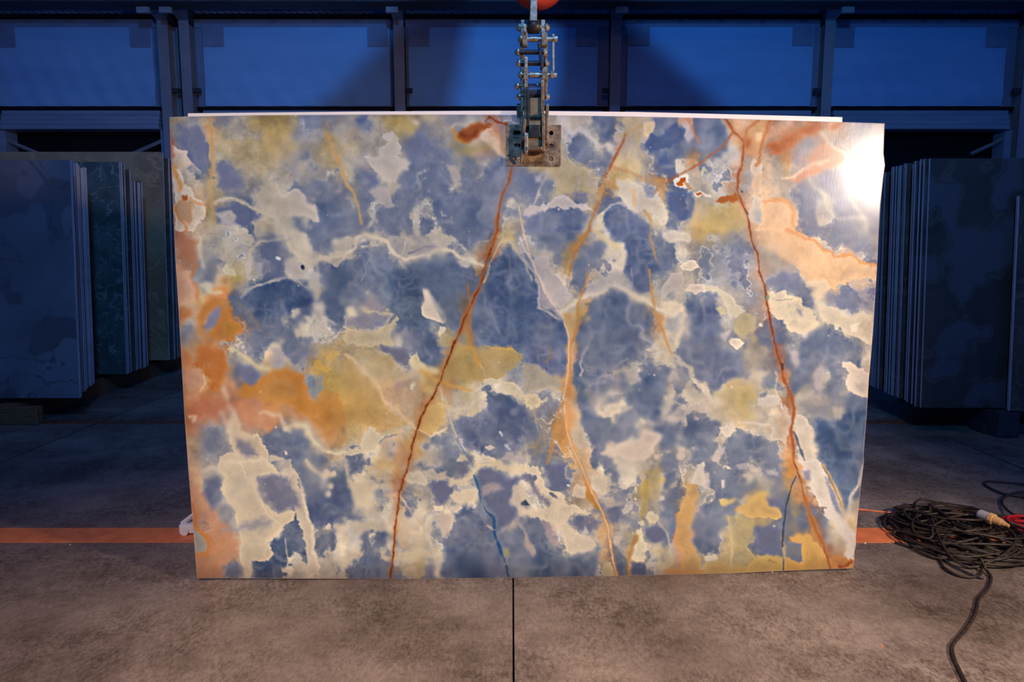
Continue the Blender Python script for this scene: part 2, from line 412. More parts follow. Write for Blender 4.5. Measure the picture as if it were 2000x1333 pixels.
def FEATURES(stroke, poly, CR, WH, OR, RU, DK):
    V = VP
    # ---- warm fields
    poly(V('C2', [(1090, 190), (1250, 50), (1400, 0), (1700, 40), (1860, 30), (1980, 130), (1900, 250), (1700, 380), (1500, 400), (1200, 360), (1070, 420)]), (188, 164, 108), 4, .7, 4)
    poly(V('B2', [(1040, 1190), (1150, 1090), (1250, 1180), (1200, 1286), (1020, 1286)]), (176, 162, 124), 5, .7, 4)
    poly(V('C2', [(0, 150), (150, 260), (370, 480), (430, 640), (700, 860), (560, 960), (220, 900), (0, 860)]), (196, 158, 96), 10, .6, 5)
    poly(V('C2', [(880, 690), (1070, 640), (1100, 820), (1000, 990), (820, 940)]), (206, 174, 116), 6, .75, 4)
    poly(V('C1', [(980, 460), (1060, 380), (1150, 290), (1330, 275), (1550, 330), (1540, 450), (1580, 590), (1640, 640), (1720, 700), (1640, 800), (1500, 740), (1300, 640), (1150, 620), (900, 560), (780, 540), (820, 420), (960, 450)]), (214, 138, 48), 2.2, .85, 5, tex=.25)
    poly(V('C1', [(1180, 330), (1420, 420), (1450, 600), (1200, 640), (1000, 560)]), (212, 164, 108), 12, .5, 6)
    poly(V('C1', [(1600, 700), (1700, 590), (1900, 560), (2010, 640), (2010, 800), (1850, 1060), (1720, 980), (1650, 800)]), (208, 146, 66), 10, .6, 6)
    poly(V('C1', [(340, 0), (600, 30), (660, 130), (690, 240), (640, 330), (560, 520), (470, 500), (480, 350), (400, 270), (250, 210), (330, 160)]), (212, 120, 46), 2, .85, 6, tex=.45)
    poly(V('C1', [(160, 20), (260, 90), (270, 200), (180, 230)]), (220, 140, 84), 3, .7, 4)
    poly(V('C1', [(250, 620), (420, 570), (640, 600), (680, 720), (560, 800), (300, 800), (220, 760)]), (200, 128, 96), 8, .7, 5)
    poly(V('C1', [(820, 600), (1040, 600), (1200, 730), (1330, 900), (1150, 950), (900, 900), (800, 720)]), (208, 148, 108), 9, .65, 4)
    poly(V('B1', [(400, 840), (500, 740), (560, 660), (650, 650), (680, 740), (610, 830), (660, 850), (720, 950), (760, 1030), (860, 1080), (850, 1140), (770, 1160), (740, 1230), (560, 1230), (430, 1160), (520, 1120), (590, 960), (560, 850), (500, 930), (410, 1020), (400, 1120), (360, 1060), (370, 900)]), (214, 136, 54), 2, .9, 4, tex=.25)
    poly(V('B1', [(640, 1000), (760, 1030), (850, 1090), (740, 1160), (640, 1160)]), (196, 142, 42), 3, .7, 4, tex=.4)
    stroke(V('B1', [(440, 790), (540, 740), (660, 740)]), 7, (232, 158, 102), 3, .8)
    poly(V('B1', [(440, 1000), (540, 880), (600, 830), (600, 950), (540, 1060), (440, 1120)]), (146, 142, 160), 3, .95, 3)
    poly(V('B1', [(140, 830), (260, 870), (280, 960), (200, 990), (150, 1080)]), (218, 138, 74), 4, .8, 4, tex=.3)
    stroke(V('B1', [(330, 390), (270, 520), (330, 640), (350, 800)]), 6, (216, 134, 74), 2.5, .85)
    poly(V('B1', [(110, 470), (240, 470), (330, 640), (330, 780), (140, 820)]), (236, 188, 156), 6, .8, 4)
    poly(V('B1', [(150, 0), (300, 100), (340, 150), (330, 380), (260, 440), (190, 300), (140, 150)]), (196, 136, 100), 6, .8, 4)
    stroke(V('B1', [(380, 80), (370, 250), (410, 400)]), 7, 'W', 3, .8)
    poly(V('B1', [(350, 600), (480, 580), (500, 640), (620, 640), (700, 700), (560, 720), (440, 700)]), 'W', 1.5, .9, 4)
    stroke(V('B1', [(520, 660), (620, 650), (690, 700)]), 5, (226, 140, 60), 2, .8)
    # left rim, top block
    poly(V('A1', [(60, 320), (130, 370), (240, 405), (225, 450), (280, 520), (400, 630), (370, 670), (220, 640), (60, 560)]), (238, 216, 192), 1.4, .95, 2, fade=(110, 34))
    stroke(V('A1', [(45, 180), (60, 330), (60, 460)]), 6, (206, 130, 92), 4, .8)
    poly(V('A1', [(60, 560), (180, 640), (210, 760), (280, 820), (330, 920), (400, 960), (440, 1040), (430, 1130), (300, 1286), (90, 1286), (80, 900)]), (236, 218, 194), 1.6, .8, 4)
    stroke(V('A1', [(70, 580), (110, 690), (160, 780), (150, 830)]), 9, (236, 168, 84), 3.5, .85)
    poly(V('A1', [(90, 980), (200, 940), (270, 960), (320, 1150), (250, 1220), (180, 1180), (100, 1120)]), (198, 158, 116), 4, .85, 4)
    poly(V('A1', [(170, 900), (240, 895), (240, 945), (180, 955)]), (196, 104, 44), 2.4, .9, 3)
    stroke(V('A1', [(280, 930), (330, 990), (410, 1000)]), 5, (238, 170, 110), 3, .7)
    stroke(V('A1', [(100, 1030), (140, 1150), (210, 1230), (220, 1286)]), 5, (222, 150, 84), 3, .8)
    # ---- D left rim
    poly(V('D1', [(270, 260), (380, 330), (470, 480), (600, 650), (760, 800), (820, 960), (800, 1100), (640, 1150), (600, 1286), (330, 1286), (300, 800)]), (214, 158, 124), 9, .75, 5)
    poly(V('D1', [(300, 770), (400, 840), (455, 920), (440, 1010), (325, 1035)]), (166, 164, 154), 2, .95, 2)
    stroke(V('D1', [(300, 700), (380, 790), (460, 870), (480, 950), (450, 1040), (340, 1060)]), 8, (216, 138, 68), 4, .85)
    stroke(V('D1', [(290, 500), (330, 620), (310, 700)]), 9, (212, 128, 76), 5, .75)
    poly(V('D1', [(420, 200), (600, 210), (640, 400), (520, 560), (440, 420)]), (110, 118, 148), 7, .7, 4)
    poly(V('C1', [(350, 900), (650, 920), (740, 1200), (600, 1286), (400, 1200)]), (128, 134, 154), 11, .6, 4)
    # ---- big pale cloud at the lower left
    poly(V('C1', [(680, 940), (760, 700), (830, 940), (960, 1010), (1010, 970), (1080, 1080), (1140, 1160), (1160, 1286), (590, 1286), (590, 1230), (700, 1200), (760, 1210), (700, 1080)]), (216, 200, 176), 1.8, .9, 4)
    poly(V('D1', [(590, 0), (575, 90), (640, 180), (610, 300), (680, 480), (770, 580), (790, 750), (830, 900), (830, 1120), (870, 1286), (960, 1286), (940, 1130), (1080, 1130), (1200, 1040), (1130, 900), (1200, 870), (1300, 760), (1430, 640), (1430, 560), (1330, 540), (1250, 600), (1050, 420), (1000, 200), (1180, 130), (1270, 180), (1180, 0)]), (218, 203, 178), 2, .95, 4)
    poly(V('D1', [(1180, 0), (1380, 0), (1480, 190), (1450, 210), (1530, 400), (1560, 560), (1620, 730), (1640, 1000), (1700, 1180), (1690, 1286), (1560, 1286), (1560, 1000), (1500, 720), (1400, 500), (1300, 180)]), (212, 198, 178), 1.8, .9, 4, fade=(180, 45))
    stroke(V('D1', [(1480, 200), (1530, 400), (1560, 560), (1620, 730), (1640, 1000), (1700, 1190)]), 5, (226, 212, 192), 2.2, .8)
    poly(V('D1', [(1060, 220), (1180, 150), (1340, 200), (1480, 420), (1470, 520), (1340, 520), (1250, 560), (1100, 440)]), (124, 126, 152), 10, .9, 4)
    poly(V('D1', [(640, 780), (1000, 660), (1180, 660), (1150, 740), (950, 780)]), (160, 158, 168), 9, .7, 4)
    stroke(V('D1', [(820, 20), (900, 190), (1050, 430), (1130, 590), (1250, 700)]), 2.5, (232, 220, 198), 1.6, .6)
    poly(V('C1', [(780, 1040), (900, 1090), (1010, 1230), (900, 1250), (790, 1140)]), (130, 132, 156), 7, .8, 3)
    poly(V('D1', [(390, 110), (490, 50), (570, 90), (620, 200), (440, 180)]), (216, 204, 186), 2, .8, 3, fade=(90, 24))
    poly(V('D1', [(660, 1180), (780, 1150), (850, 1200), (860, 1286), (640, 1286)]), (132, 136, 158), 6, .8, 3)
    poly(V('D1', [(1300, 1200), (1370, 1180), (1420, 1220), (1380, 1260), (1300, 1240)]), WH, 3, .8, 3)
    poly(V('D1', [(1440, 1140), (1500, 1100), (1540, 1160), (1480, 1250), (1430, 1210)]), (210, 196, 178), 4, .8, 3)
    stroke(V('D1', [(1330, 870), (1350, 1000), (1360, 1190)]), 2, CR, 1.5, .6)
    for c, r in (((1805, 385), 5.5), ((1830, 295), 5), ((1810, 740), 6), ((1780, 150), 9), ((1860, 160), 6)):
        stroke(V('D1', [c, (c[0] + 8, c[1] - 12)]), r * 1.7, (222, 208, 190), 2.5, .85, 1)
    stroke(V('D1', [(1560, 10), (1640, 100), (1760, 180), (1880, 150)]), 7, CR, 3, .8)
    # ---- clouds, upper left
    poly(V('A1', [(1180, 980), (1250, 860), (1320, 900), (1400, 840), (1480, 830), (1560, 930), (1570, 980), (1660, 1000), (1700, 1130), (1700, 1190), (1650, 1210), (1580, 1140), (1400, 1130), (1300, 1100)]), (214, 200, 184), 1.6, .95, 3)
    poly(V('A1', [(1100, 760), (1240, 760), (1250, 870), (1380, 960), (1400, 1150), (1380, 1286), (1260, 1230), (1150, 1120), (1000, 1000), (960, 900)]), (206, 191, 170), 6, .7, 5)
    poly(V('A1', [(560, 540), (700, 560), (830, 720), (800, 860), (640, 820), (570, 700)]), (130, 130, 158), 11, .8, 4)
    poly(V('A1', [(130, 130), (380, 120), (450, 300), (440, 560), (330, 520), (170, 350)]), (136, 138, 162), 10, .75, 3)
    poly(V('A1', [(560, 1010), (780, 1000), (1080, 1100), (1000, 1160), (860, 1240), (560, 1200)]), (116, 124, 156), 6, .8, 4)
    poly(V('A1', [(560, 1100), (700, 1060), (770, 1130), (740, 1230), (640, 1210)]), (204, 194, 184), 5, .85, 3)
    poly(V('A2', [(400, 190), (530, 170), (590, 240), (610, 360), (600, 440), (560, 480), (640, 470), (740, 540), (700, 570), (710, 610), (620, 615), (590, 640), (560, 700), (540, 770), (450, 750), (300, 600), (190, 470), (340, 460), (400, 360), (470, 280), (400, 240)]), (203, 192, 178), 1.5, .9, 4)
    poly(V('A2', [(260, 850), (440, 790), (500, 880), (535, 1030), (430, 1040), (330, 930)]), (190, 180, 172), 4, .8, 4)
    poly(V('A2', [(1150, 560), (1240, 580), (1290, 720), (1240, 770), (1160, 660)]), (188, 178, 170), 5, .8, 3)
    poly(V('A2', [(210, 640), (340, 660), (360, 780), (260, 800)]), (112, 120, 150), 6, .7, 3)
    poly(V('A2', [(830, 1040), (940, 1000), (960, 1080), (880, 1150), (790, 1130)]), (182, 174, 168), 6, .7, 4)
    poly(V('A2', [(640, 220), (880, 200), (1060, 420), (1100, 520), (900, 480), (680, 420)]), (116, 124, 154), 12, .55, 4)
    poly(V('A2', [(100, 30), (240, 20), (230, 70), (130, 100)]), (104, 116, 150), 4, .9, 3)
    poly(V('A2', [(750, 50), (800, 50), (815, 120), (760, 110)]), (218, 202, 178), 2, .9, 2)
    poly(V('A2', [(1480, 260), (1500, 170), (1600, 140), (1700, 220), (1770, 330), (1785, 470), (1700, 430), (1600, 350), (1550, 290)]), (232, 204, 174), 3, .9, 2)
    stroke(V('A2', [(1620, 180), (1720, 250), (1780, 400)]), 10, (206, 150, 108), 6, .6)
    poly(V('A2', [(1260, 240), (1290, 170), (1360, 160), (1390, 110), (1470, 90), (1560, 105), (1620, 130), (1510, 170), (1480, 230), (1400, 290), (1330, 300), (1270, 280)]), (184, 92, 26), 2, .95, 4)
    stroke(V('A2', [(1290, 190), (1330, 240), (1420, 230), (1460, 160)]), 4, (138, 58, 14), 2.5, .7)
    stroke(V('A2', [(1180, 150), (1230, 100), (1330, 120), (1400, 90)]), 3, (236, 206, 170), 2, .8)
    stroke(V('A2', [(1200, 160), (1250, 270), (1330, 310)]), 5, (218, 148, 52), 3, .8)
    stroke(V('A2', [(1590, 10), (1640, 40), (1700, 90), (1790, 100)]), 4, (150, 78, 40), 2, .85)
    stroke(V('A2', [(1580, 30), (1550, 80), (1620, 110)]), 2.5, (166, 96, 54), 2, .8)
    stroke(V('A2', [(1330, 400), (1500, 390), (1580, 350)]), 14, (176, 158, 112), 8, .7)
    # ---- pale rivers
    stroke(V('A1', [(530, 980), (600, 930), (760, 940), (950, 1020), (1180, 1130), (1280, 1240), (1290, 1286)]), 6, (212, 200, 178), 4, .85)
    stroke(V('A1', [(700, 830), (830, 850), (900, 800), (880, 740)]), 4, (190, 180, 170), 4, .6)
    stroke(V('B1', [(1300, 110), (1050, 115), (1000, 170), (940, 220), (900, 330)]), 5, (206, 196, 180), 3, .85)
    stroke(V('B1', [(740, 170), (840, 90), (950, 100), (930, 170), (860, 140)]), 4, (206, 198, 184), 2, .8)
    stroke(V('B1', [(660, 260), (720, 180), (860, 150), (930, 230)]), 2.5, (198, 190, 180), 2, .8)
    river = V('B1', [(1310, 0), (1370, 190), (1480, 280), (1620, 350), (1720, 300), (1850, 310), (2000, 265)]) + V('B2', [(110, 190), (135, 80), (230, 50), (340, 80), (460, 120), (540, 250), (650, 330), (800, 290), (940, 280), (1050, 205), (1200, 235), (1300, 320), (1420, 350), (1540, 400)])
    stroke(river, 17, (196, 186, 172), 9, .75, 5)
    stroke(river, 6, (224, 212, 188), 3.5, .85)
    poly(V('B1', [(1370, 0), (1560, 0), (1540, 120), (1650, 240), (1800, 270), (2010, 220), (2010, 320), (1900, 390), (1720, 330), (1640, 420), (1540, 380), (1380, 220)]), (208, 196, 176), 3, .7, 5)
    poly(V('B2', [(460, 90), (620, 60), (660, 150), (900, 120), (1050, 120), (1100, 0), (1040, 0), (940, 90), (1100, 200), (900, 270), (740, 270), (640, 270), (560, 220)]), (192, 182, 172), 5, .6, 5)
    stroke(V('B2', [(660, 130), (650, 220), (620, 270)]), 3, (212, 200, 182), 2, .7)
    stroke(V('B2', [(700, 260), (860, 190), (1000, 180)]), 3, (132, 134, 158), 2.5, .7)
    stroke(V('B2', [(130, 190), (220, 240), (290, 290), (230, 380), (220, 480), (180, 560)]), 2.5, (160, 160, 174), 2, .7)
    poly(V('B2', [(1270, 340), (1380, 330), (1390, 400), (1340, 420), (1290, 390)]), (196, 188, 178), 3, .9, 3)
    stroke(V('B1', [(840, 750), (900, 680), (1010, 620), (1200, 560), (1340, 535), (1470, 570), (1600, 660)]), 4.5, (192, 186, 178), 2.6, .8)
    stroke(V('B1', [(1680, 330), (1690, 560), (1680, 760)]), 6, (196, 190, 178), 4, .75)
    poly(V('B1', [(1000, 200), (1200, 150), (1360, 200), (1400, 280), (1350, 420), (1280, 520), (1080, 560), (960, 360)]), (116, 124, 152), 8, .6, 4)
    poly(V('B1', [(1340, 340), (1480, 340), (1580, 420), (1560, 520), (1440, 560), (1340, 460)]), (192, 184, 176), 5, .8, 4)
    stroke(V('B1', [(1515, 405), (1525, 425)]), 5, (70, 84, 100), 1.5, .9, 0)
    stroke(V('B1', [(1235, 310), (1260, 320)]), 4, (240, 236, 226), 2, .9, 1)
    poly(V('B1', [(620, 440), (660, 380), (760, 460), (780, 540), (690, 500)]), (214, 204, 176), 2, .85, 3)
    poly(V('B1', [(700, 500), (850, 520), (830, 580), (780, 590), (720, 530)]), (186, 168, 104), 3, .8, 3, tex=.4)
    poly(V('B1', [(870, 370), (960, 330), (930, 460), (900, 540)]), (206, 196, 184), 3, .8, 3)
    poly(V('B1', [(990, 360), (1070, 370), (1060, 520), (1000, 520)]), (180, 174, 176), 5, .75, 3)
    poly(V('B1', [(1660, 880), (1740, 790), (1740, 870), (1660, 910)]), (196, 190, 182), 2.5, .85, 3)
    poly(V('B1', [(1400, 900), (1480, 870), (1490, 930), (1420, 970)]), (210, 200, 184), 3, .8, 3)
    poly(V('B1', [(1530, 960), (1600, 950), (1620, 1000), (1660, 940), (1620, 1060), (1580, 1130), (1560, 1030)]), (218, 208, 186), 2, .9, 3)
    poly(V('B1', [(1660, 1080), (1780, 990), (1860, 1010), (1920, 1050), (1850, 1090), (1740, 1100)]), (214, 200, 184), 2, .85, 3, fade=(90, 22))
    poly(V('B2', [(200, 860), (270, 870), (340, 920), (480, 900), (540, 930), (500, 1010), (430, 1060), (530, 1060), (600, 960), (620, 1000), (560, 1100), (500, 1180), (560, 1286), (0, 1286), (0, 1100), (200, 1100), (420, 1100), (480, 960), (330, 930), (220, 910)]), (206, 192, 160), 2, .8, 5)
    poly(V('B2', [(0, 880), (80, 830), (120, 920), (140, 980), (70, 960)]), 'W', 2, .8, 3)
    poly(V('B2', [(190, 800), (300, 750), (380, 800), (430, 900), (340, 920), (230, 870)]), (164, 154, 160), 6, .7, 4)
    poly(V('B2', [(560, 1170), (680, 1080), (690, 1140), (610, 1220)]), (170, 164, 168), 5, .75, 3)
    poly(V('B2', [(0, 960), (480, 930), (520, 960), (430, 1040), (300, 1120), (150, 1100), (0, 1060)]), (142, 142, 160), 7, .7, 4)
    # the white tooth in the blue, left of the long rust vein
    poly(V('B2', [(868, 652), (925, 670), (1000, 780), (1060, 860), (1130, 950), (1125, 1020), (1090, 1042), (1000, 1010), (905, 985), (852, 950), (848, 870), (885, 790)]), (224, 209, 190), 1.0, 1, 1.5, fade=(-20, 24))
    poly(V('B2', [(868, 652), (915, 670), (960, 780), (1000, 900), (1080, 1042), (1000, 1010), (905, 985), (852, 950), (848, 870), (885, 790)]), (222, 208, 190), 3, .7, 1.5)
    poly(V('B2', [(1050, 1065), (1110, 1080), (1120, 1110), (1040, 1190), (1030, 1150)]), (214, 202, 182), 1.5, .9, 2)
    # ---- centre: V of white veins
    stroke(V('B3', [(-60, 100), (60, 300), (160, 520), (230, 700), (330, 850), (420, 950)]), 4, (212, 202, 190), 2.5, .9)
    stroke(V('B3', [(-50, 180), (0, 340), (110, 470), (160, 620), (150, 860), (290, 930), (400, 1000)]), 5, (196, 188, 184), 3, .8)
    poly(V('B3', [(70, 330), (170, 280), (250, 280), (260, 380), (320, 470), (450, 470), (500, 500), (420, 590), (480, 690), (540, 720), (470, 800), (400, 900), (300, 780), (200, 620)]), (196, 186, 184), 3, .8, 4)
    poly(V('B3', [(330, 480), (420, 470), (495, 500), (470, 600), (430, 610), (400, 560)]), (222, 206, 190), 2, .85, 3)
    poly(V('B3', [(150, 640), (210, 660), (330, 850), (400, 930), (170, 850)]), (172, 166, 172), 4, .8, 3)
    arch = V('B3', [(410, 920), (560, 800), (700, 730), (850, 700), (930, 620), (1010, 590), (1110, 650), (1220, 740), (1370, 800), (1480, 880), (1620, 930), (1740, 880)])
    stroke(arch, 16, (196, 188, 176), 6, .7, 5)
    stroke(arch, 7, (226, 213, 190), 4, .85)
    poly(V('B3', [(680, 740), (700, 600), (880, 520), (1020, 440), (1110, 470), (1180, 570), (1210, 680), (1010, 600), (860, 700)]), (188, 184, 178), 4, .75, 4)
    stroke(V('B3', [(790, 0), (900, 100), (1000, 160), (1090, 180)]), 11, (222, 206, 168), 3, .9)
    stroke(V('B3', [(1090, 160), (1110, 250), (1080, 420)]), 11, (224, 212, 194), 5, .9)
    stroke(V('B3', [(1210, 780), (1140, 900), (1140, 1000), (1180, 1070), (1290, 1060), (1320, 1120), (1290, 1180), (1390, 1240), (1430, 1260)]), 3.5, (178, 176, 182), 2.5, .8)
    poly(V('B3', [(1520, 640), (1560, 590), (1640, 490), (1740, 470), (1800, 560), (1720, 640), (1600, 720), (1530, 780)]), (200, 190, 180), 2, .8, 3)
    poly(V('B3', [(1740, 410), (1820, 340), (1900, 350), (1940, 420), (1850, 460), (1770, 450)]), (228, 214, 190), 1.8, .95, 3)
    poly(V('B3', [(1560, 20), (1840, 0), (1860, 110), (1740, 120), (1600, 140), (1540, 80)]), (220, 208, 190), 4, .8, 4)
    poly(V('B3', [(1500, 830), (1620, 800), (1750, 800), (1780, 880), (1720, 950), (1560, 940)]), (224, 210, 184), 5, .8, 4)
    stroke(V('B3', [(1780, 940), (1770, 1060), (1700, 1200), (1690, 1286)]), 8, (214, 202, 180), 4, .85)
    poly(V('B3', [(1560, 980), (1740, 940), (1730, 1060), (1650, 1130), (1560, 1100)]), (162, 164, 174), 6, .6, 4)
    poly(V('B3', [(1800, 650), (1860, 600), (2010, 600), (2010, 690), (1900, 710)]), (222, 208, 190), 2, .9, 3)
    stroke(V('B3', [(1195, 430), (1200, 640)]), 1.5, (200, 196, 194), 1.2, .7)
    # yellowish blade between the veins
    poly(V('B3', [(440, 930), (510, 920), (560, 1020), (600, 1090), (560, 1200), (520, 1286), (495, 1240), (460, 1080)]), (196, 164, 116), 2, .9, 2)
    stroke(V('B3', [(720, 1060), (760, 1190), (700, 1286)]), 2, (188, 172, 176), 1.8, .7)
    stroke(V('C3', [(700, 20), (640, 120), (620, 220), (640, 280), (620, 350)]), 3.5, (186, 178, 184), 2, .8)
    # A3 rivers
    stroke(V('A3', [(390, 20), (450, 90), (520, 220), (600, 150), (700, 200), (830, 360), (930, 350), (1000, 440)]), 8, (206, 198, 192), 4, .8)
    stroke(V('A3', [(930, 330), (950, 370)]), 11, (216, 206, 192), 4, .85, 1)
    stroke(V('A3', [(410, 200), (480, 290)]), 10, (200, 190, 186), 4, .8)
    poly(V('A3', [(0, 1080), (90, 1000), (180, 1010), (210, 960), (250, 1000), (330, 920), (440, 880), (500, 920), (560, 990), (700, 1000), (760, 1080), (560, 1040), (300, 1040), (150, 1080), (0, 1140)]), (208, 196, 188), 3, .85, 4)
    poly(V('A3', [(110, 680), (180, 670), (190, 750), (120, 750)]), (196, 190, 186), 4, .8, 2)
    stroke(V('A3', [(250, 590), (240, 680), (160, 860), (110, 990)]), 3.5, (198, 186, 182), 1.6, .85, 1.5)
    poly(V('A3', [(860, 1090), (900, 1080), (860, 1200), (900, 1286), (760, 1286), (800, 1120)]), (226, 212, 184), 3, .85, 3)
    poly(V('A3', [(1020, 700), (1150, 740), (1330, 800), (1400, 940), (1480, 860), (1540, 1000), (1560, 1100), (1520, 1200), (1440, 1130), (1330, 1030), (1240, 1090), (1160, 1000), (1050, 880)]), (214, 203, 186), 3, .8, 5)
    stroke(V('A3', [(880, 1090), (960, 1020), (1060, 980), (1140, 1000)]), 4, (190, 186, 184), 2.5, .8)
    stroke(V('A3', [(1210, 850), (1230, 1000)]), 7, (222, 184, 138), 3, .7)
    poly(V('A3', [(1330, 780), (1440, 800), (1440, 920), (1360, 920)]), (148, 154, 172), 4, .8, 3)
    poly(V('A3', [(1330, 110), (1440, 60), (1445, 180), (1390, 250), (1330, 220)]), (222, 200, 160), 3, .9, 3)
    stroke(V('A3', [(1290, 120), (1260, 260), (1260, 380), (1300, 460)]), 5, (194, 176, 134), 3, .8)
    poly(V('A3', [(1400, 220), (1560, 200), (1640, 120), (1700, 80), (1780, 180), (1770, 290), (1640, 380), (1400, 400), (1360, 320)]), (82, 104, 150), 4, .8, 5)
    poly(V('A3', [(1760, 90), (1850, 120), (1900, 220), (1820, 310), (1770, 240), (1790, 180)]), (200, 190, 190), 2, .85, 3)
    poly(V('A3', [(1480, 470), (1580, 430), (1600, 540), (1500, 570)]), (84, 106, 150), 5, .8, 3)
    poly(V('A3', [(1470, 610), (1640, 590), (1640, 680), (1500, 690)]), (102, 116, 152), 5, .7, 3)
    poly(V('A3', [(1600, 860), (1860, 860), (1900, 960), (1860, 1120), (1780, 1170), (1620, 1080)]), (98, 114, 156), 4, .85, 3)
    poly(V('A3', [(430, 430), (520, 520), (640, 560), (780, 640), (860, 700), (780, 860), (560, 860), (330, 740), (300, 600), (410, 560)]), (192, 178, 146), 6, .7, 5)
    stroke(V('A3', [(560, 870), (650, 900)]), 9, (128, 130, 160), 4, .8, 2)
    # ---- right: clouds
    poly(V('A4', [(200, 420), (290, 350), (350, 340), (410, 420), (400, 490), (300, 520), (200, 490)]), (206, 198, 186), 3, .85, 4)
    poly(V('A4', [(560, 480), (640, 560), (640, 640), (560, 680), (510, 580)]), (226, 206, 182), 2, .9, 3)
    poly(V('A4', [(570, 660), (640, 640), (640, 860), (580, 900), (540, 780)]), (226, 196, 164), 3, .9, 3)
    poly(V('A4', [(550, 890), (660, 940), (640, 1060), (640, 1210), (520, 1220), (490, 1130), (520, 1040)]), (222, 206, 184), 2, .9, 4)
    poly(V('A4', [(560, 1060), (640, 1050), (650, 1220), (570, 1200)]), (190, 184, 174), 4, .8, 3)
    poly(V('A4', [(640, 990), (730, 940), (850, 930), (960, 990), (1010, 1080), (980, 1180), (1000, 1286), (560, 1300), (640, 1200)]), (242, 202, 158), 2.5, .92, 4)
    stroke(V('A4', [(680, 970), (850, 935), (960, 990), (1005, 1080), (980, 1180), (1000, 1286)]), 6, (234, 160, 92), 4, .75)
    poly(V('B4', [(540, -20), (1000, -20), (1080, 40), (1120, 90), (1240, 110), (1330, 230), (1430, 240), (1460, 290), (1640, 270), (1740, 350), (1930, 400), (1910, 560), (1700, 540), (1400, 660), (1300, 780), (1290, 640), (1130, 560), (1000, 400), (800, 240), (620, 270)]), (244, 202, 154), 2.5, .9, 5, fade=(150, 80))
    stroke(V('B4', [(930, 0), (1080, 50), (1120, 90), (1240, 110), (1330, 230), (1430, 240), (1460, 300), (1640, 275), (1740, 350), (1930, 400)]), 6, (234, 160, 94), 3.5, .75)
    poly(V('B4', [(1120, 560), (1350, 560), (1400, 640), (1330, 740), (1260, 760), (1280, 640), (1140, 640)]), (232, 214, 184), 4, .85, 4)
    poly(V('B4', [(720, 540), (900, 440), (1000, 560), (1060, 470), (1100, 660), (1200, 720), (1180, 780), (1020, 700), (860, 640), (720, 600)]), (134, 140, 164), 8, .7, 4)
    poly(V('B4', [(700, 700), (900, 680), (980, 750), (1080, 770), (1140, 860), (1220, 900), (1220, 970), (1290, 1050), (1200, 1110), (1080, 1160), (960, 1130), (880, 1000), (780, 990), (740, 880)]), (230, 214, 184), 2.5, .9, 5)
    poly(V('B4', [(1030, 880), (1080, 900), (1110, 960), (1070, 960)]), (150, 152, 160), 2.5, .85, 2)
    stroke(V('B4', [(820, 780), (900, 775), (980, 765)]), 2, (160, 156, 152), 1.5, .7)
    poly(V('B4', [(1280, 860), (1330, 820), (1460, 840), (1560, 950), (1640, 960), (1760, 900), (1860, 960), (1890, 1060), (1880, 1286), (1780, 1240), (1560, 1130), (1480, 1080), (1340, 1030), (1270, 920)]), (226, 212, 186), 2.5, .9, 5)
    poly(V('B4', [(1640, 1060), (1720, 1040), (1710, 1120), (1650, 1130)]), (240, 230, 206), 4, .9, 2)
    poly(V('B4', [(1380, 700), (1900, 640), (1900, 920), (1760, 890), (1640, 940), (1500, 820), (1360, 790)]), (146, 150, 172), 9, .65, 5)
    poly(V('B4', [(0, 640), (60, 620), (200, 660), (330, 760), (440, 880), (350, 990), (260, 900), (200, 740), (120, 680), (0, 690)]), (216, 206, 182), 2.2, .85, 4)
    poly(V('B4', [(130, 880), (200, 860), (250, 920), (180, 960)]), (208, 198, 164), 2, .8, 3)
    poly(V('B4', [(350, 1030), (440, 900), (560, 960), (560, 1100), (460, 1200), (350, 1140)]), (196, 184, 146), 4, .8, 4)
    poly(V('B4', [(170, 1160), (290, 1120), (290, 1160), (240, 1250), (190, 1200)]), (198, 192, 190), 2, .85, 2)
    poly(V('B4', [(275, 1240), (310, 1200), (400, 1215), (450, 1255), (370, 1345), (300, 1286)]), (232, 218, 196), 1.4, .95, 1.5)
    stroke(V('B4', [(625, 1050), (630, 1062)]), 8, (222, 216, 206), 2, .9, 1)
    poly(V('C4', [(1550, 170), (1650, 180), (1700, 240), (1790, 260), (1800, 300), (1845, 310), (1830, 590), (1760, 580), (1680, 550), (1610, 500), (1590, 400), (1620, 320), (1590, 260), (1550, 250)]), (226, 212, 194), 1.8, .95, 3)
    poly(V('C4', [(970, 80), (1040, 80), (1060, 200), (1020, 270), (980, 170)]), (196, 184, 184), 4, .8, 2)
    poly(V('C4', [(1260, 260), (1340, 230), (1330, 360), (1290, 510), (1230, 480), (1240, 360)]), (190, 182, 184), 4, .8, 3)
    stroke(V('C4', [(1340, 260), (1470, 200)]), 6, (160, 162, 178), 4, .6)
    stroke(V('C4', [(1080, 600), (1220, 530)]), 12, (194, 184, 176), 7, .7)
    poly(V('C4', [(1010, 640), (1250, 560), (1540, 640), (1540, 800), (1240, 820), (1050, 760)]), (164, 160, 158), 11, .6, 4)
    poly(V('C4', [(1440, 690), (1540, 690), (1540, 820), (1460, 800)]), (196, 184, 172), 6, .6, 2)
    poly(V('C4', [(110, 520), (350, 470), (540, 440), (600, 560), (560, 740), (480, 840), (340, 800), (260, 700)]), (196, 184, 148), 4, .8, 5)
    poly(V('C4', [(350, 470), (540, 440), (560, 520), (480, 700), (540, 800), (400, 740), (360, 620)]), (206, 184, 124), 7, .5, 5)
    poly(V('C4', [(600, 590), (720, 550), (820, 560), (840, 660), (720, 680), (610, 660)]), (208, 200, 188), 3, .85, 3)
    stroke(V('C4', [(800, 300), (830, 360), (800, 450), (800, 540), (850, 620), (870, 700)]), 3.5, (216, 206, 196), 2.2, .85)
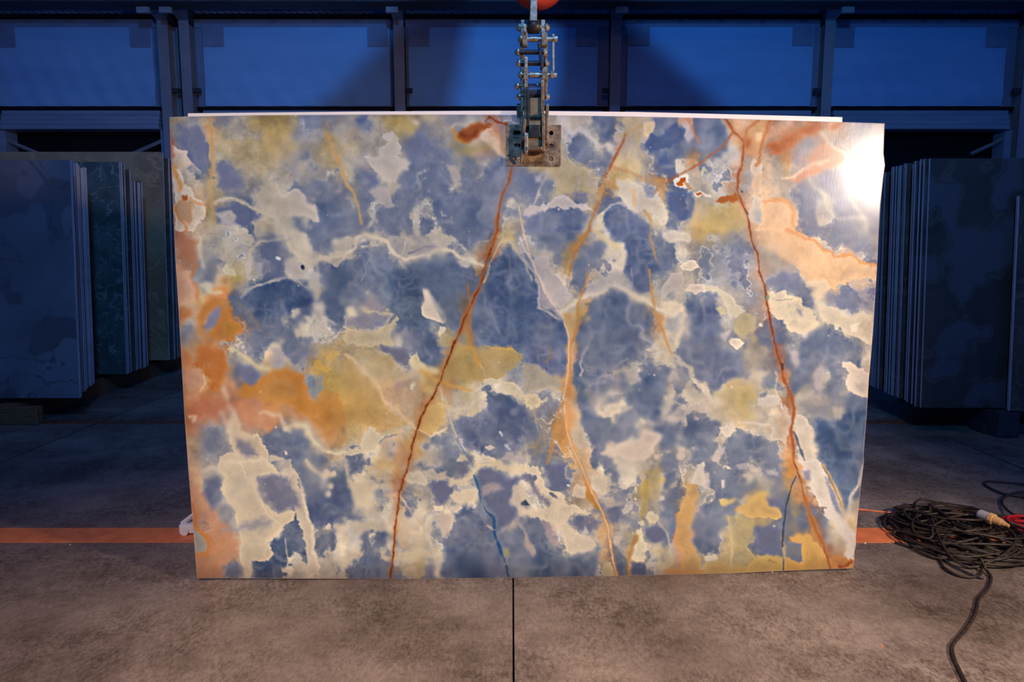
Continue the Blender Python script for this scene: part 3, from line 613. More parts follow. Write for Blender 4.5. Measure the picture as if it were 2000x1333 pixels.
    poly(V('C4', [(640, 860), (760, 800), (900, 680), (970, 800), (960, 920), (900, 1000), (920, 1130), (820, 1060), (720, 1050), (740, 920)]), (208, 198, 182), 3, .8, 5)
    stroke(V('C4', [(380, 870), (560, 860), (700, 890)]), 7, (218, 206, 186), 3, .85)
    poly(V('C4', [(160, 920), (260, 900), (320, 940), (300, 1010), (230, 1020)]), (214, 204, 190), 2, .9, 3)
    stroke(V('C4', [(0, 420), (50, 570), (130, 660)]), 9, (218, 206, 186), 4, .85)
    poly(V('C4', [(1010, 780), (1120, 790), (1190, 880), (1250, 950), (1200, 1080), (1260, 1286), (1060, 1286), (1040, 1080), (1000, 950)]), (214, 204, 188), 3, .85, 5)
    stroke(V('C4', [(1005, 980), (1060, 1120), (1110, 1286)]), 4, (86, 96, 128), 2.5, .7)
    poly(V('C4', [(80, 1240), (200, 1140), (240, 1150), (180, 1250), (110, 1286)]), (196, 186, 184), 3, .8, 3)
    stroke(V('C4', [(1840, 200), (1860, 100)]), 3, WH, 2, .7)
    # C3 clouds
    poly(V('C3', [(820, 735), (890, 720), (880, 670), (950, 640), (1020, 640), (1080, 600), (1140, 640), (1145, 680), (1070, 690), (1060, 760), (1010, 770), (960, 800), (880, 810)]), (218, 206, 186), 1.3, .95, 3)
    stroke(V('C3', [(1080, 740), (1140, 700), (1190, 685)]), 4, (210, 200, 186), 2, .8)
    poly(V('C3', [(840, 1210), (960, 1140), (1060, 1080), (1160, 1060), (1260, 1060), (1340, 950), (1400, 950), (1450, 980), (1530, 980), (1480, 1080), (1430, 1130), (1440, 1200), (1350, 1286), (1150, 1300), (1060, 1230), (940, 1240)]), (210, 196, 182), 2, .9, 4)
    stroke(V('C3', [(780, 620), (820, 360), (880, 340), (1100, 390), (1270, 390)]), 8, (166, 164, 176), 5, .7)
    stroke(V('C3', [(960, 290), (1030, 230), (1150, 150)]), 4, (168, 168, 180), 3.5, .6)
    stroke(V('C3', [(1000, 300), (1130, 270)]), 7, (196, 188, 166), 4, .7)
    stroke(V('C3', [(1230, 280), (1280, 370)]), 9, (194, 184, 180), 4, .75)
    stroke(V('C3', [(600, 730), (740, 690), (800, 640)]), 4, (166, 166, 178), 4, .7)
    poly(V('C3', [(1290, 810), (1370, 850), (1330, 890), (1290, 870)]), (210, 200, 184), 2, .9, 2)
    stroke(V('C3', [(1240, 740), (1260, 860), (1340, 900), (1440, 880), (1500, 890), (1560, 840), (1700, 830), (1800, 860)]), 3.5, (172, 170, 182), 2.5, .75)
    stroke(V('C3', [(1600, 640), (1700, 640), (1780, 680)]), 5, (214, 204, 186), 3, .8)
    poly(V('C3', [(1560, 840), (1700, 700), (1840, 660), (2010, 600), (2010, 760), (1880, 730), (1790, 800), (1830, 900), (1790, 920), (1740, 840)]), (196, 186, 176), 3, .8, 5)
    stroke(V('C3', [(1680, 100), (1740, 190), (1840, 240), (1880, 370), (1990, 430)]), 7, (204, 196, 178), 4, .8)
    poly(V('C3', [(1640, 100), (1700, 120), (1860, 360), (1900, 620), (1760, 500), (1640, 440)]), (178, 174, 170), 7, .5, 5)
    poly(V('C3', [(1860, 370), (1990, 440), (2010, 560), (1940, 480)]), (222, 210, 186), 3, .85, 3)
    poly(V('C3', [(0, 530), (130, 540), (180, 600), (260, 590), (190, 650), (80, 700), (0, 690)]), (220, 206, 172), 3, .85, 4)
    stroke(V('C3', [(150, 500), (270, 460), (400, 520)]), 5, (214, 200, 172), 3, .8)
    poly(V('C3', [(0, 180), (120, 220), (280, 330), (390, 370), (410, 460), (200, 480), (0, 520)]), (176, 168, 150), 5, .8, 4)
    poly(V('C3', [(560, 660), (620, 780), (620, 860), (500, 960), (470, 800), (500, 620)]), (206, 180, 150), 5, .8, 3)
    stroke(V('C3', [(510, 950), (560, 1040), (620, 1130)]), 8, (196, 188, 172), 4, .75)
    stroke(V('C3', [(100, 680), (120, 800), (150, 960)]), 3, (182, 174, 172), 3, .7)
    for c in ((1275, 495), (1445, 330), (1020, 860), (1712, 1100)):
        stroke(V('C3', [c, (c[0] + 3, c[1] + 3)]), 2.6, (224, 222, 216), 1.2, .9, 0)
    stroke(V('C3', [(285, 30), (290, 120), (240, 190)]), 5, (158, 132, 86), 3.5, .55, 2.5)
    for c, r in (((1460, 1240), 6), ((1740, 1160), 8), ((1580, 1190), 5), ((1730, 1240), 14), ((410, 1240), 3), ((1900, 810), 5)):
        stroke(V('C3', [c, (c[0] + 30, c[1] + 5)]), r, (208, 196, 184), 2.5, .85, 3)
    # C2
    poly(V('C2', [(400, 0), (640, 50), (715, 130), (700, 220), (660, 240), (560, 170), (500, 90), (400, 60)]), (126, 126, 144), 3, .9, 3)
    poly(V('C2', [(740, 130), (800, 90), (830, 170), (1040, 270), (1060, 310), (960, 330), (840, 260), (730, 240)]), (222, 208, 168), 3, .85, 4)
    poly(V('C2', [(0, 90), (90, 110), (150, 40), (400, 70), (520, 130), (560, 210), (660, 280), (690, 360), (600, 370), (500, 460), (380, 480), (250, 300), (120, 210)]), (202, 182, 138), 5, .55, 5)
    stroke(V('C2', [(0, 100), (200, 250), (300, 390), (380, 490), (430, 620), (560, 690), (700, 850), (800, 940)]), 6, (222, 196, 158), 3.5, .85)
    poly(V('C2', [(430, 540), (620, 470), (790, 520), (840, 640), (800, 800), (700, 840), (560, 680)]), (198, 166, 130), 8, .55, 5)
    stroke(V('C2', [(760, 440), (755, 460)]), 8, (228, 212, 182), 2.5, .9, 4)
    stroke(V('C2', [(830, 270), (930, 310), (960, 390), (1060, 400), (1200, 450), (1400, 500)]), 4.5, (226, 172, 88), 2.5, .85)
    stroke(V('C2', [(1360, 30), (1420, 20), (1450, 140), (1500, 240)]), 6, (224, 160, 66), 4, .75)
    stroke(V('C2', [(1420, 130), (1450, 260), (1470, 370)]), 3, (204, 166, 102), 3, .6)
    stroke(V('C2', [(1500, 220), (1560, 330), (1600, 350)]), 3, (196, 186, 166), 2, .7)
    stroke(V('C2', [(1560, 10), (1700, 30), (1860, 40), (1950, 100)]), 3.5, (222, 182, 100), 2.5, .75)
    poly(V('C2', [(1530, 370), (1650, 380), (1720, 400), (1700, 440), (1600, 440), (1500, 510), (1430, 510), (1540, 440)]), (216, 204, 176), 2, .9, 4)
    poly(V('C2', [(1720, 400), (1860, 395), (1990, 500), (2010, 640), (1900, 640), (1800, 570), (1730, 560)]), (224, 210, 178), 1.8, .95, 4, fade=(120, 40))
    poly(V('C2', [(1430, 520), (1500, 600), (1520, 720), (1440, 790), (1240, 780), (1220, 730), (1360, 700), (1420, 620)]), (208, 196, 172), 3, .8, 5)
    stroke(V('C2', [(1080, 540), (1060, 470), (1090, 600)]), 5, (228, 212, 184), 2.5, .7)
    stroke(V('C2', [(1110, 560), (1160, 800), (1230, 1000), (1240, 1040)]), 3.2, (202, 194, 178), 2, .8, 1.5)
    poly(V('C2', [(830, 940), (960, 1000), (1080, 940), (1140, 920), (1100, 960), (960, 1010)]), (220, 202, 170), 3, .9, 3)
    poly(V('C2', [(250, 930), (350, 950), (460, 1010), (380, 1080), (300, 1180), (150, 1200), (0, 1250), (0, 1190), (170, 1130)]), (216, 204, 178), 2, .9, 5)
    stroke(V('C2', [(400, 1010), (500, 970), (620, 905), (670, 930), (740, 1080)]), 4, (192, 184, 156), 2.5, .8)
    stroke(V('C2', [(380, 1080), (500, 1010), (560, 990)]), 3, (130, 138, 154), 2, .7)
    stroke(V('C2', [(600, 990), (660, 1080)]), 4, (190, 182, 150), 3, .6)
    poly(V('C2', [(1260, 1040), (1310, 1050), (1330, 1200), (1280, 1140)]), (184, 178, 180), 2, .9, 2)
    poly(V('C2', [(1560, 1130), (1620, 1110), (1660, 1160), (1600, 1170)]), (200, 190, 182), 1.5, .9, 2)
    poly(V('C2', [(1460, 1230), (1540, 1215), (1640, 1260), (1660, 1300), (1450, 1300)]), (214, 202, 184), 2, .9, 3)
    poly(V('C2', [(1720, 1286), (1790, 1200), (1860, 1190), (1900, 1240), (1990, 1240), (2000, 1300)]), (184, 178, 178), 2.5, .85, 4)
    poly(V('C2', [(1240, 1286), (1280, 1210), (1330, 1240), (1360, 1300)]), (202, 192, 168), 3, .85, 2)
    stroke(V('C2', [(1720, 970), (1740, 1010)]), 4, (196, 196, 202), 2, .8)
    stroke(V('C2', [(1780, 1120), (1820, 1160)]), 5, (190, 196, 206), 2, .8)
    # C1 river and ridges
    stroke(V('C1', [(700, 30), (860, 110), (980, 220), (1150, 280)]), 8, (222, 208, 168), 3.5, .85)
    poly(V('C1', [(1170, 20), (1280, 30), (1330, 160), (1300, 240), (1180, 260), (1140, 180), (1190, 100)]), (184, 178, 178), 3, .85, 3)
    poly(V('C1', [(1400, 260), (1480, 170), (1570, 130), (1560, 230), (1480, 280)]), (168, 166, 168), 5, .7, 3)
    poly(V('C1', [(790, 200), (960, 230), (1060, 340), (980, 440), (870, 410), (800, 320)]), (124, 130, 160), 4, .85, 3)
    poly(V('C1', [(1560, 340), (1740, 340), (1740, 480), (1660, 620), (1590, 560)]), (150, 158, 164), 5, .8, 3)
    poly(V('C1', [(1640, 190), (1720, 150), (1740, 200), (1800, 230), (1840, 260), (1760, 280), (1660, 230)]), (216, 172, 84), 3, .85, 4, tex=.35)
    poly(V('C1', [(1800, 120), (1900, 60), (1920, 100), (1850, 180)]), (214, 176, 96), 4, .75, 4, tex=.3)
    stroke(V('C1', [(640, 500), (690, 640), (740, 780), (790, 930)]), 8, (222, 190, 164), 5, .75)
    stroke(V('C1', [(420, 330), (440, 420), (380, 520)]), 3, (240, 208, 160), 2, .8)
    poly(V('C1', [(220, 280), (400, 300), (430, 400), (360, 500), (230, 480)]), (214, 168, 146), 6, .7, 4)
    stroke(V('C1', [(260, 800), (320, 790), (300, 850)]), 7, (230, 204, 176), 3, .8)
    stroke(V('C1', [(620, 740), (660, 860), (700, 900)]), 6, (220, 192, 170), 4, .7)
    rv = V('C1', [(1040, 760), (1120, 740), (1200, 790), (1270, 780), (1330, 920), (1420, 880), (1540, 900), (1600, 1000), (1640, 1070), (1770, 1180), (1900, 1220), (2000, 1190)])
    stroke(rv[:5], 4.5, (226, 212, 188), 2, .9)
    stroke(rv[4:], 13, (204, 194, 168), 5, .75, 5)
    stroke(rv[4:], 5, (226, 214, 186), 2.5, .8)
    poly(V('C1', [(1300, 930), (1380, 940), (1400, 975), (1340, 965)]), (212, 200, 188), 2, .9, 2)
    poly(V('C1', [(1320, 1170), (1350, 1190), (1350, 1220), (1325, 1215)]), (208, 202, 190), 1.5, .9, 1)
    poly(V('C1', [(1150, 1220), (1200, 1215), (1340, 1286), (1160, 1286)]), (206, 194, 172), 2.5, .85, 3)
    # D2
    poly(V('D2', [(100, 230), (320, 210), (330, 300), (280, 400), (350, 480), (230, 510), (100, 480), (50, 340), (20, 200)]), (210, 197, 172), 4, .85, 5)
    stroke(V('D2', [(0, 60), (60, 220), (80, 420), (160, 500)]), 5, (206, 196, 176), 4, .7)
    poly(V('D2', [(680, 130), (830, 110), (900, 200), (940, 250), (840, 270), (720, 250), (660, 220)]), (208, 198, 180), 3, .85, 4)
    poly(V('D2', [(880, 130), (960, 90), (1010, 160), (1120, 110), (1120, 170), (1220, 220), (940, 230)]), (200, 190, 172), 4, .8, 4)
    poly(V('D2', [(1250, 30), (1360, 40), (1380, 170), (1300, 180), (1240, 110)]), (124, 126, 146), 4, .8, 3)
    poly(V('D2', [(930, 240), (1200, 230), (1210, 340), (1150, 420), (1060, 500), (1000, 400)]), (114, 118, 150), 5, .8, 4)
    poly(V('D2', [(1150, 400), (1210, 340), (1300, 340), (1480, 330), (1480, 440), (1390, 490), (1240, 470)]), (214, 200, 176), 4, .85, 4)
    arc2 = V('D2', [(1200, 250), (1340, 230), (1420, 120), (1480, 50), (1700, 50), (1850, 130), (2000, 80)])
    stroke(arc2, 15, (216, 202, 176), 5, .85, 5)
    poly(V('D2', [(1470, 110), (1600, 90), (1720, 140), (1800, 220), (1990, 170), (1880, 300), (1850, 500), (1900, 620), (1850, 700), (1700, 760), (1680, 600), (1560, 480), (1500, 300)]), (104, 112, 146), 6, .8, 4)
    poly(V('D2', [(1520, 300), (1600, 260), (1720, 260), (1740, 310), (1620, 350), (1540, 400)]), (176, 166, 164), 6, .8, 3)
    poly(V('D2', [(1870, 300), (2010, 250), (2010, 660), (1900, 560), (1850, 460)]), (206, 194, 176), 5, .8, 4)
    poly(V('D2', [(1950, 480), (1990, 440), (2040, 500), (1960, 500)]), (84, 96, 120), 1.5, .9, 1)
    poly(V('D2', [(980, 510), (1080, 500), (1070, 560), (1000, 560)]), (222, 208, 186), 2, .9, 2)
    poly(V('D2', [(970, 620), (1060, 580), (1160, 600), (1180, 680), (1160, 840), (1080, 860), (1040, 720)]), (196, 182, 172), 4, .85, 4)
    poly(V('D2', [(600, 560), (660, 580), (700, 660), (840, 740), (800, 800), (740, 780), (760, 880), (740, 940), (640, 860), (580, 700)]), (206, 194, 174), 4, .8, 4)
    poly(V('D2', [(100, 660), (360, 660), (520, 700), (540, 800), (400, 790), (120, 800), (60, 720)]), (210, 198, 176), 4, .8, 5)
    poly(V('D2', [(380, 1000), (440, 960), (450, 1040), (530, 1090), (600, 1020), (800, 1000), (960, 1030), (960, 1090), (700, 1090), (480, 1120), (390, 1080)]), (208, 196, 168), 5, .8, 4)
    poly(V('D2', [(0, 1000), (100, 1010), (200, 1030), (150, 1120), (0, 1110)]), (206, 190, 170), 5, .8, 4)
    stroke(V('D2', [(560, 1230), (680, 1180), (800, 1160)]), 7, (170, 160, 120), 6, .6)
    stroke(V('D2', [(610, 400), (720, 570), (850, 710), (920, 870), (980, 1000), (1020, 1200), (1010, 1286)]), 4.5, (206, 194, 178), 2.2, .85, 1.5)
    stroke(V('D2', [(860, 700), (890, 600), (1000, 570)]), 4, (188, 182, 182), 3, .7)
    stroke(V('D2', [(1580, 720), (1660, 770)]), 4, (190, 178, 174), 3, .8)
    stroke(V('D2', [(1760, 770), (1880, 740), (1920, 670), (1990, 760)]), 6, (186, 172, 168), 5, .7)
    poly(V('D2', [(1760, 1000), (1820, 990), (1830, 1070), (1780, 1060)]), (164, 156, 124), 4, .8, 2)
    poly(V('D2', [(980, 1286), (1000, 1240), (1050, 1260), (1060, 1300)]), (214, 202, 184), 2, .9, 1)
    # D3
    poly(V('D3', [(0, 20), (60, 60), (150, 50), (190, 180), (240, 290), (330, 360), (430, 380), (480, 480), (600, 530), (740, 600), (520, 590), (430, 680), (340, 830), (300, 720), (200, 660), (0, 620), (0, 520), (240, 520), (100, 300), (120, 160), (0, 120)]), (214, 201, 178), 2.2, .9, 5)
    stroke(V('D3', [(0, 180), (60, 210), (120, 330), (200, 420), (270, 490)]), 10, (132, 130, 148), 5, .8)
    stroke(V('D3', [(285, 365), (360, 420)]), 3.5, (104, 112, 140), 2, .85)
    poly(V('D3', [(0, 430), (20, 440), (60, 500), (0, 500)]), (80, 92, 112), 1.2, .95, 1)
    poly(V('D3', [(310, 680), (420, 700), (560, 790), (740, 880), (800, 950), (730, 1010), (560, 1040), (460, 1010), (420, 860)]), (212, 199, 178), 3, .9, 5)
    poly(V('D3', [(200, 680), (300, 700), (340, 860), (380, 960), (340, 960), (260, 860)]), (180, 162, 160), 7, .75, 3)
    poly(V('D3', [(560, 600), (740, 620), (860, 680), (820, 780), (700, 790), (560, 760)]), (108, 114, 146), 6, .75, 4)
    poly(V('D3', [(640, 820), (680, 730), (710, 820)]), (202, 194, 186), 2, .8, 1)
    poly(V('D3', [(520, 400), (540, 310), (600, 260), (680, 280), (680, 420), (560, 400)]), (208, 194, 174), 2.2, .85, 4)
    poly(V('D3', [(680, 290), (740, 330), (800, 440), (860, 560), (780, 520), (680, 420)]), (198, 138, 48), 5, .75, 2)
    stroke(V('D3', [(660, 180), (680, 260), (740, 360)]), 5, (216, 140, 60), 3.5, .8)
    poly(V('D3', [(710, 180), (900, 200), (960, 150), (980, 260), (930, 300), (860, 380), (780, 340)]), (202, 192, 172), 5, .75, 5)
    poly(V('D3', [(240, 60), (440, 60), (470, 200), (520, 280), (480, 330), (330, 320), (220, 160)]), (108, 116, 150), 5, .8, 4)
    stroke(V('D3', [(500, 10), (460, 80), (460, 190), (540, 230)]), 2.5, (176, 176, 186), 2, .8)
    poly(V('D3', [(900, 560), (1020, 500), (1100, 600), (1040, 680), (940, 690)]), (110, 116, 148), 6, .75, 4)
    poly(V('D3', [(1080, 540), (1120, 490), (1210, 490), (1190, 550), (1110, 600)]), (196, 188, 184), 3, .85, 3)
    poly(V('D3', [(880, 420), (980, 410), (1080, 480), (1000, 520), (900, 500)]), (186, 178, 164), 5, .75, 4)
    poly(V('D3', [(1380, 560), (1430, 560), (1500, 640), (1460, 700), (1400, 700), (1360, 640)]), (212, 200, 174), 3, .85, 3)
    poly(V('D3', [(1250, 690), (1320, 660), (1350, 700), (1300, 740)]), (206, 194, 172), 3, .85, 3)
    poly(V('D3', [(1240, 780), (1290, 760), (1340, 900), (1380, 920), (1310, 1120), (1190, 1110), (1240, 950)]), (216, 206, 178), 3, .85, 4)
    poly(V('D3', [(1360, 740), (1560, 740), (1600, 860), (1460, 920), (1360, 860)]), (104, 112, 146), 5, .8, 3)
    stroke(V('D3', [(1490, 680), (1590, 800), (1620, 980), (1660, 1100)]), 3.5, (184, 178, 172), 2.5, .8)
    poly(V('D3', [(1420, 1000), (1600, 960), (1660, 1090), (1640, 1200), (1500, 1180)]), (192, 180, 150), 6, .75, 4)
    stroke(V('D3', [(1400, 120), (1360, 300), (1340, 480), (1300, 640)]), 8, (176, 156, 96), 6, .7)
    poly(V('D3', [(1380, 150), (1470, 60), (1530, 100), (1500, 300), (1400, 340)]), (184, 168, 122), 6, .7, 4)
    stroke(V('D3', [(1240, 860), (1180, 980), (1160, 1100), (1170, 1286)]), 8, (180, 140, 84), 4, .75)
    poly(V('D3', [(1510, 200), (1580, 190), (1560, 240), (1520, 240)]), (200, 178, 116), 2, .85, 2)
    poly(V('D3', [(1500, 400), (1550, 390), (1560, 440), (1510, 450)]), (206, 198, 184), 2, .9, 1)
    poly(V('D3', [(1640, 250), (1690, 220), (1690, 280), (1600, 300)]), (186, 178, 158), 3, .8, 3)
    poly(V('D3', [(1940, 40), (2010, 0), (2010, 300), (1920, 270), (1860, 270)]), (206, 196, 182), 2.5, .85, 3)
    poly(V('D3', [(1810, 270), (1930, 280), (1960, 360), (1880, 520), (1880, 680), (1840, 860), (1960, 1130), (1960, 1286), (1760, 1286), (1740, 1080), (1660, 870), (1710, 660), (1710, 580), (1800, 440)]), (200, 164, 108), 3, .85, 4)
    stroke(V('D3', [(1700, 600), (1710, 720), (1665, 870), (1730, 1030), (1760, 1190)]), 4, (218, 156, 96), 3, .7)
    stroke(V('D3', [(1600, 1240), (1800, 1260), (2000, 1240)]), 9, (206, 156, 96), 5, .8)
    poly(V('D3', [(1200, 1130), (1330, 1130), (1340, 1286), (1200, 1286)]), (96, 106, 138), 4, .8, 3)
    poly(V('D3', [(870, 1230), (880, 1160), (960, 1130), (990, 1200), (960, 1286), (870, 1286)]), (190, 178, 146), 4, .8, 3)
    stroke(V('D3', [(470, 1050), (465, 1286)]), 1.8, (152, 160, 176), 1.8, .6)
    poly(V('D3', [(0, 780), (60, 900), (130, 1030), (90, 1070), (30, 1000), (0, 960)]), (184, 168, 162), 2.5, .85, 3)
    for c in ((860, 95), (475, 280), (1225, 430)):
        stroke(V('D3', [c, (c[0] + 14, c[1] + 6)]), 3, (222, 218, 210), 1.5, .85, 1)
    # D4
    poly(V('D4', [(350, 560), (380, 520), (470, 480), (520, 410), (640, 345), (725, 360), (690, 420), (710, 490), (760, 525), (830, 510), (870, 590), (850, 640), (780, 670), (700, 640), (620, 620), (540, 650), (490, 650), (440, 610)]), (214, 180, 118), 1.4, .95, 3)
    poly(V('D4', [(700, 440), (820, 430), (860, 500), (760, 520)]), (112, 118, 148), 4, .8, 3)
    poly(V('D4', [(580, 760), (720, 720), (860, 800), (850, 1040), (700, 1050), (590, 990)]), (112, 120, 152), 5, .9, 4)
    poly(V('D4', [(270, 620), (440, 620), (560, 700), (560, 900), (480, 960), (560, 1080), (700, 1070), (870, 1090), (870, 1286), (0, 1286), (0, 1160), (300, 1000), (280, 820)]), (190, 176, 132), 3, .75, 4, tex=.15)
    poly(V('D4', [(560, 1090), (700, 1065), (870, 1085), (870, 1250), (420, 1250)]), (206, 174, 106), 5, .85, 4)
    poly(V('D4', [(0, 1180), (200, 1150), (480, 1200), (480, 1286), (0, 1286)]), (206, 176, 110), 7, .7, 4)
    stroke(V('D4', [(275, 620), (290, 820), (320, 960), (300, 1200)]), 4, (206, 190, 150), 3, .75)
    poly(V('D4', [(0, 1060), (140, 1070), (160, 1120), (20, 1130)]), (212, 204, 184), 3, .85, 3)
    poly(V('D4', [(950, 830), (1000, 860), (1060, 825), (1150, 820), (1200, 850), (1230, 920), (1290, 950), (1340, 1060), (1400, 1110), (1500, 1170), (1660, 1180), (1660, 1290), (880, 1290), (900, 1090), (1000, 1110), (1080, 1150), (1100, 1100), (1085, 1000), (1110, 910), (1000, 930), (960, 890)]), (218, 172, 94), 1.6, .92, 4)
    poly(V('D4', [(900, 900), (1090, 930), (1090, 1120), (1060, 1140), (920, 1080)]), (124, 132, 146), 2.5, .95, 2)
    poly(V('D4', [(1380, 1100), (1500, 1080), (1640, 1100), (1670, 1140), (1600, 1200), (1440, 1200)]), (214, 146, 74), 4, .75, 4)
    stroke(V('D4', [(1510, 1180), (1600, 1170), (1660, 1140)]), 5, (188, 84, 34), 3, .8)
    poly(V('D4', [(1050, 0), (1260, 0), (1380, 180), (1420, 330), (1560, 560), (1640, 760), (1690, 830), (1670, 1130), (1560, 1070), (1580, 900), (1520, 820), (1500, 700), (1400, 640), (1320, 600), (1380, 520), (1300, 500), (1200, 380), (1200, 200), (1100, 120)]), (216, 208, 198), 2, .9, 6)
    poly(V('D4', [(1360, 200), (1440, 330), (1540, 560), (1560, 660), (1480, 560), (1400, 400)]), (122, 132, 160), 4, .75, 3)
    poly(V('D4', [(1100, 120), (1180, 110), (1190, 200), (1130, 230)]), (148, 148, 166), 4, .8, 2)
    stroke(V('D4', [(1330, 60), (1400, 180), (1500, 380), (1580, 600), (1660, 760)]), 8, (206, 180, 138), 4, .8, 1.5)
    stroke(V('D4', [(1320, 70), (1400, 190), (1500, 420), (1540, 520)]), 1.8, (110, 100, 96), 1.2, .6, 1.5)
    stroke(V('D4', [(1765, 60), (1740, 230), (1690, 330), (1640, 400), (1605, 560), (1610, 640)]), 5, (208, 204, 200), 3, .85, 1.5)
    poly(V('D4', [(1765, 120), (1740, 260), (1690, 330), (1730, 280)]), (232, 224, 212), 3, .8, 1)
    poly(V('D4', [(930, 0), (1010, 0), (1040, 140), (1000, 230), (940, 180)]), (206, 146, 74), 4, .8, 4, tex=.3)
    poly(V('D4', [(170, 450), (240, 430), (350, 420), (360, 450), (280, 470), (240, 500), (180, 525)]), (218, 192, 132), 1.5, .9, 3)
    poly(V('D4', [(195, 215), (230, 215), (230, 300), (205, 310)]), (206, 198, 190), 2.5, .9, 1)
    poly(V('D4', [(0, 130), (60, 130), (60, 300), (0, 310)]), (200, 190, 184), 4, .8, 2)
    poly(V('D4', [(250, 60), (290, 60), (310, 90), (260, 90)]), (216, 208, 196), 2, .9, 2)
    poly(V('D4', [(370, 50), (500, 20), (560, 90), (400, 100)]), (184, 178, 180), 5, .75, 3)
    poly(V('D4', [(680, 110), (800, 100), (820, 160), (700, 170)]), (186, 180, 182), 4, .8, 3)
    # ================= rust crown, top right
    poly(V('A4', [(690, 340), (760, 290), (900, 280), (960, 230), (1080, 180), (1150, 90), (1250, 80), (1320, 130), (1180, 220), (1100, 240), (1060, 320), (950, 370), (880, 430), (800, 440), (740, 390)]), (204, 116, 54), 2.2, .9, 6, tex=.35)
    poly(V('A4', [(740, 330), (900, 300), (1000, 250), (960, 340), (860, 400), (780, 390)]), (186, 92, 30), 4, .6, 6, tex=.5)
    poly(V('A4', [(1120, 130), (1240, 90), (1230, 170), (1130, 200)]), (188, 92, 34), 4, .6, 5, tex=.5)
    poly(V('A4', [(1390, 150), (1460, 95), (1550, 85), (1480, 150), (1420, 175)]), (204, 124, 78), 4, .85, 3)
    poly(V('A4', [(1200, 420), (1300, 330), (1400, 350), (1550, 440), (1540, 500), (1400, 560), (1250, 640), (1100, 700), (1040, 770), (960, 710), (1060, 650), (1180, 550)]), (214, 160, 130), 6, .8, 4)
    stroke(V('A4', [(880, 710), (1010, 690), (1100, 610), (1200, 545), (1400, 520)]), 5, (234, 204, 172), 3, .8)
    stroke(V('A4', [(1050, 740), (1180, 640), (1400, 560), (1520, 500)]), 7, (212, 140, 98), 4, .7)
    poly(V('A4', [(1100, 250), (1300, 230), (1220, 420), (1060, 400), (960, 400)]), (166, 170, 178), 8, .6, 4)
    stroke(V('A4', [(1010, 60), (1010, 160), (950, 220)]), 6, (206, 140, 104), 4, .6)
    poly(V('A4', [(500, 60), (730, 50), (680, 220), (640, 330), (600, 470), (460, 440), (460, 260), (480, 160)]), (222, 172, 118), 5, .7, 5)
    poly(V('A4', [(560, 210), (640, 200), (650, 280), (580, 290)]), (238, 204, 158), 3, .8, 3)
    poly(V('A4', [(450, 240), (510, 270), (490, 360), (450, 350)]), RU, 3, .7, 5)
    stroke(V('A4', [(1300, 190), (1400, 320), (1520, 400), (1590, 460), (1580, 600), (1620, 800), (1680, 1020), (1790, 1150)]), 4, (232, 222, 190), 4, .6)
    stroke(V('A4', [(1170, 690), (1220, 800), (1340, 880), (1380, 1050), (1500, 1160), (1780, 1140)]), 6, (206, 202, 186), 5, .7)
    stroke(V('A4', [(1790, 1150), (1820, 1280)]), 8, (206, 204, 190), 5, .6)
    poly(V('A4', [(130, 960), (200, 900), (330, 900), (335, 845), (385, 880), (395, 960), (350, 990), (290, 950), (240, 995), (180, 990)]), (200, 108, 30), 1.4, .95, 3)
    stroke(V('A4', [(10, 620), (60, 640), (40, 740), (100, 800)]), 4, (202, 196, 170), 2.5, .75)
    stroke(V('A3', [(1990, 600), (1970, 690), (2010, 760)]), 4, (206, 200, 166), 2.5, .8)
    poly(V('A3', [(1650, 740), (1740, 670), (1810, 670), (1820, 760), (1780, 820), (1690, 810)]), (236, 222, 200), 2, .9, 4)
    poly(V('A3', [(1690, 770), (1735, 740), (1735, 695), (1790, 695), (1795, 735), (1765, 755), (1765, 795), (1710, 800)]), (202, 106, 24), 1.2, 1, 2)
    stroke(V('A3', [(1790, 760), (1850, 820)]), 4, (198, 140, 86), 2, .8)
    poly(V('A3', [(1880, 870), (1960, 840), (2000, 880), (1960, 920), (1900, 910)]), (234, 222, 202), 2, .9, 3)
    poly(V('A3', [(1900, 875), (1960, 860), (1985, 885), (1935, 905)]), (202, 108, 30), 1.2, 1, 2)
    poly(V('A4', [(0, 880), (60, 880), (80, 930), (0, 920)]), (230, 220, 200), 2, .8, 3)
    poly(V('A4', [(60, 1020), (250, 990), (380, 1000), (460, 1150), (440, 1286), (0, 1286), (0, 1160)]), (206, 184, 122), 8, .6, 5)

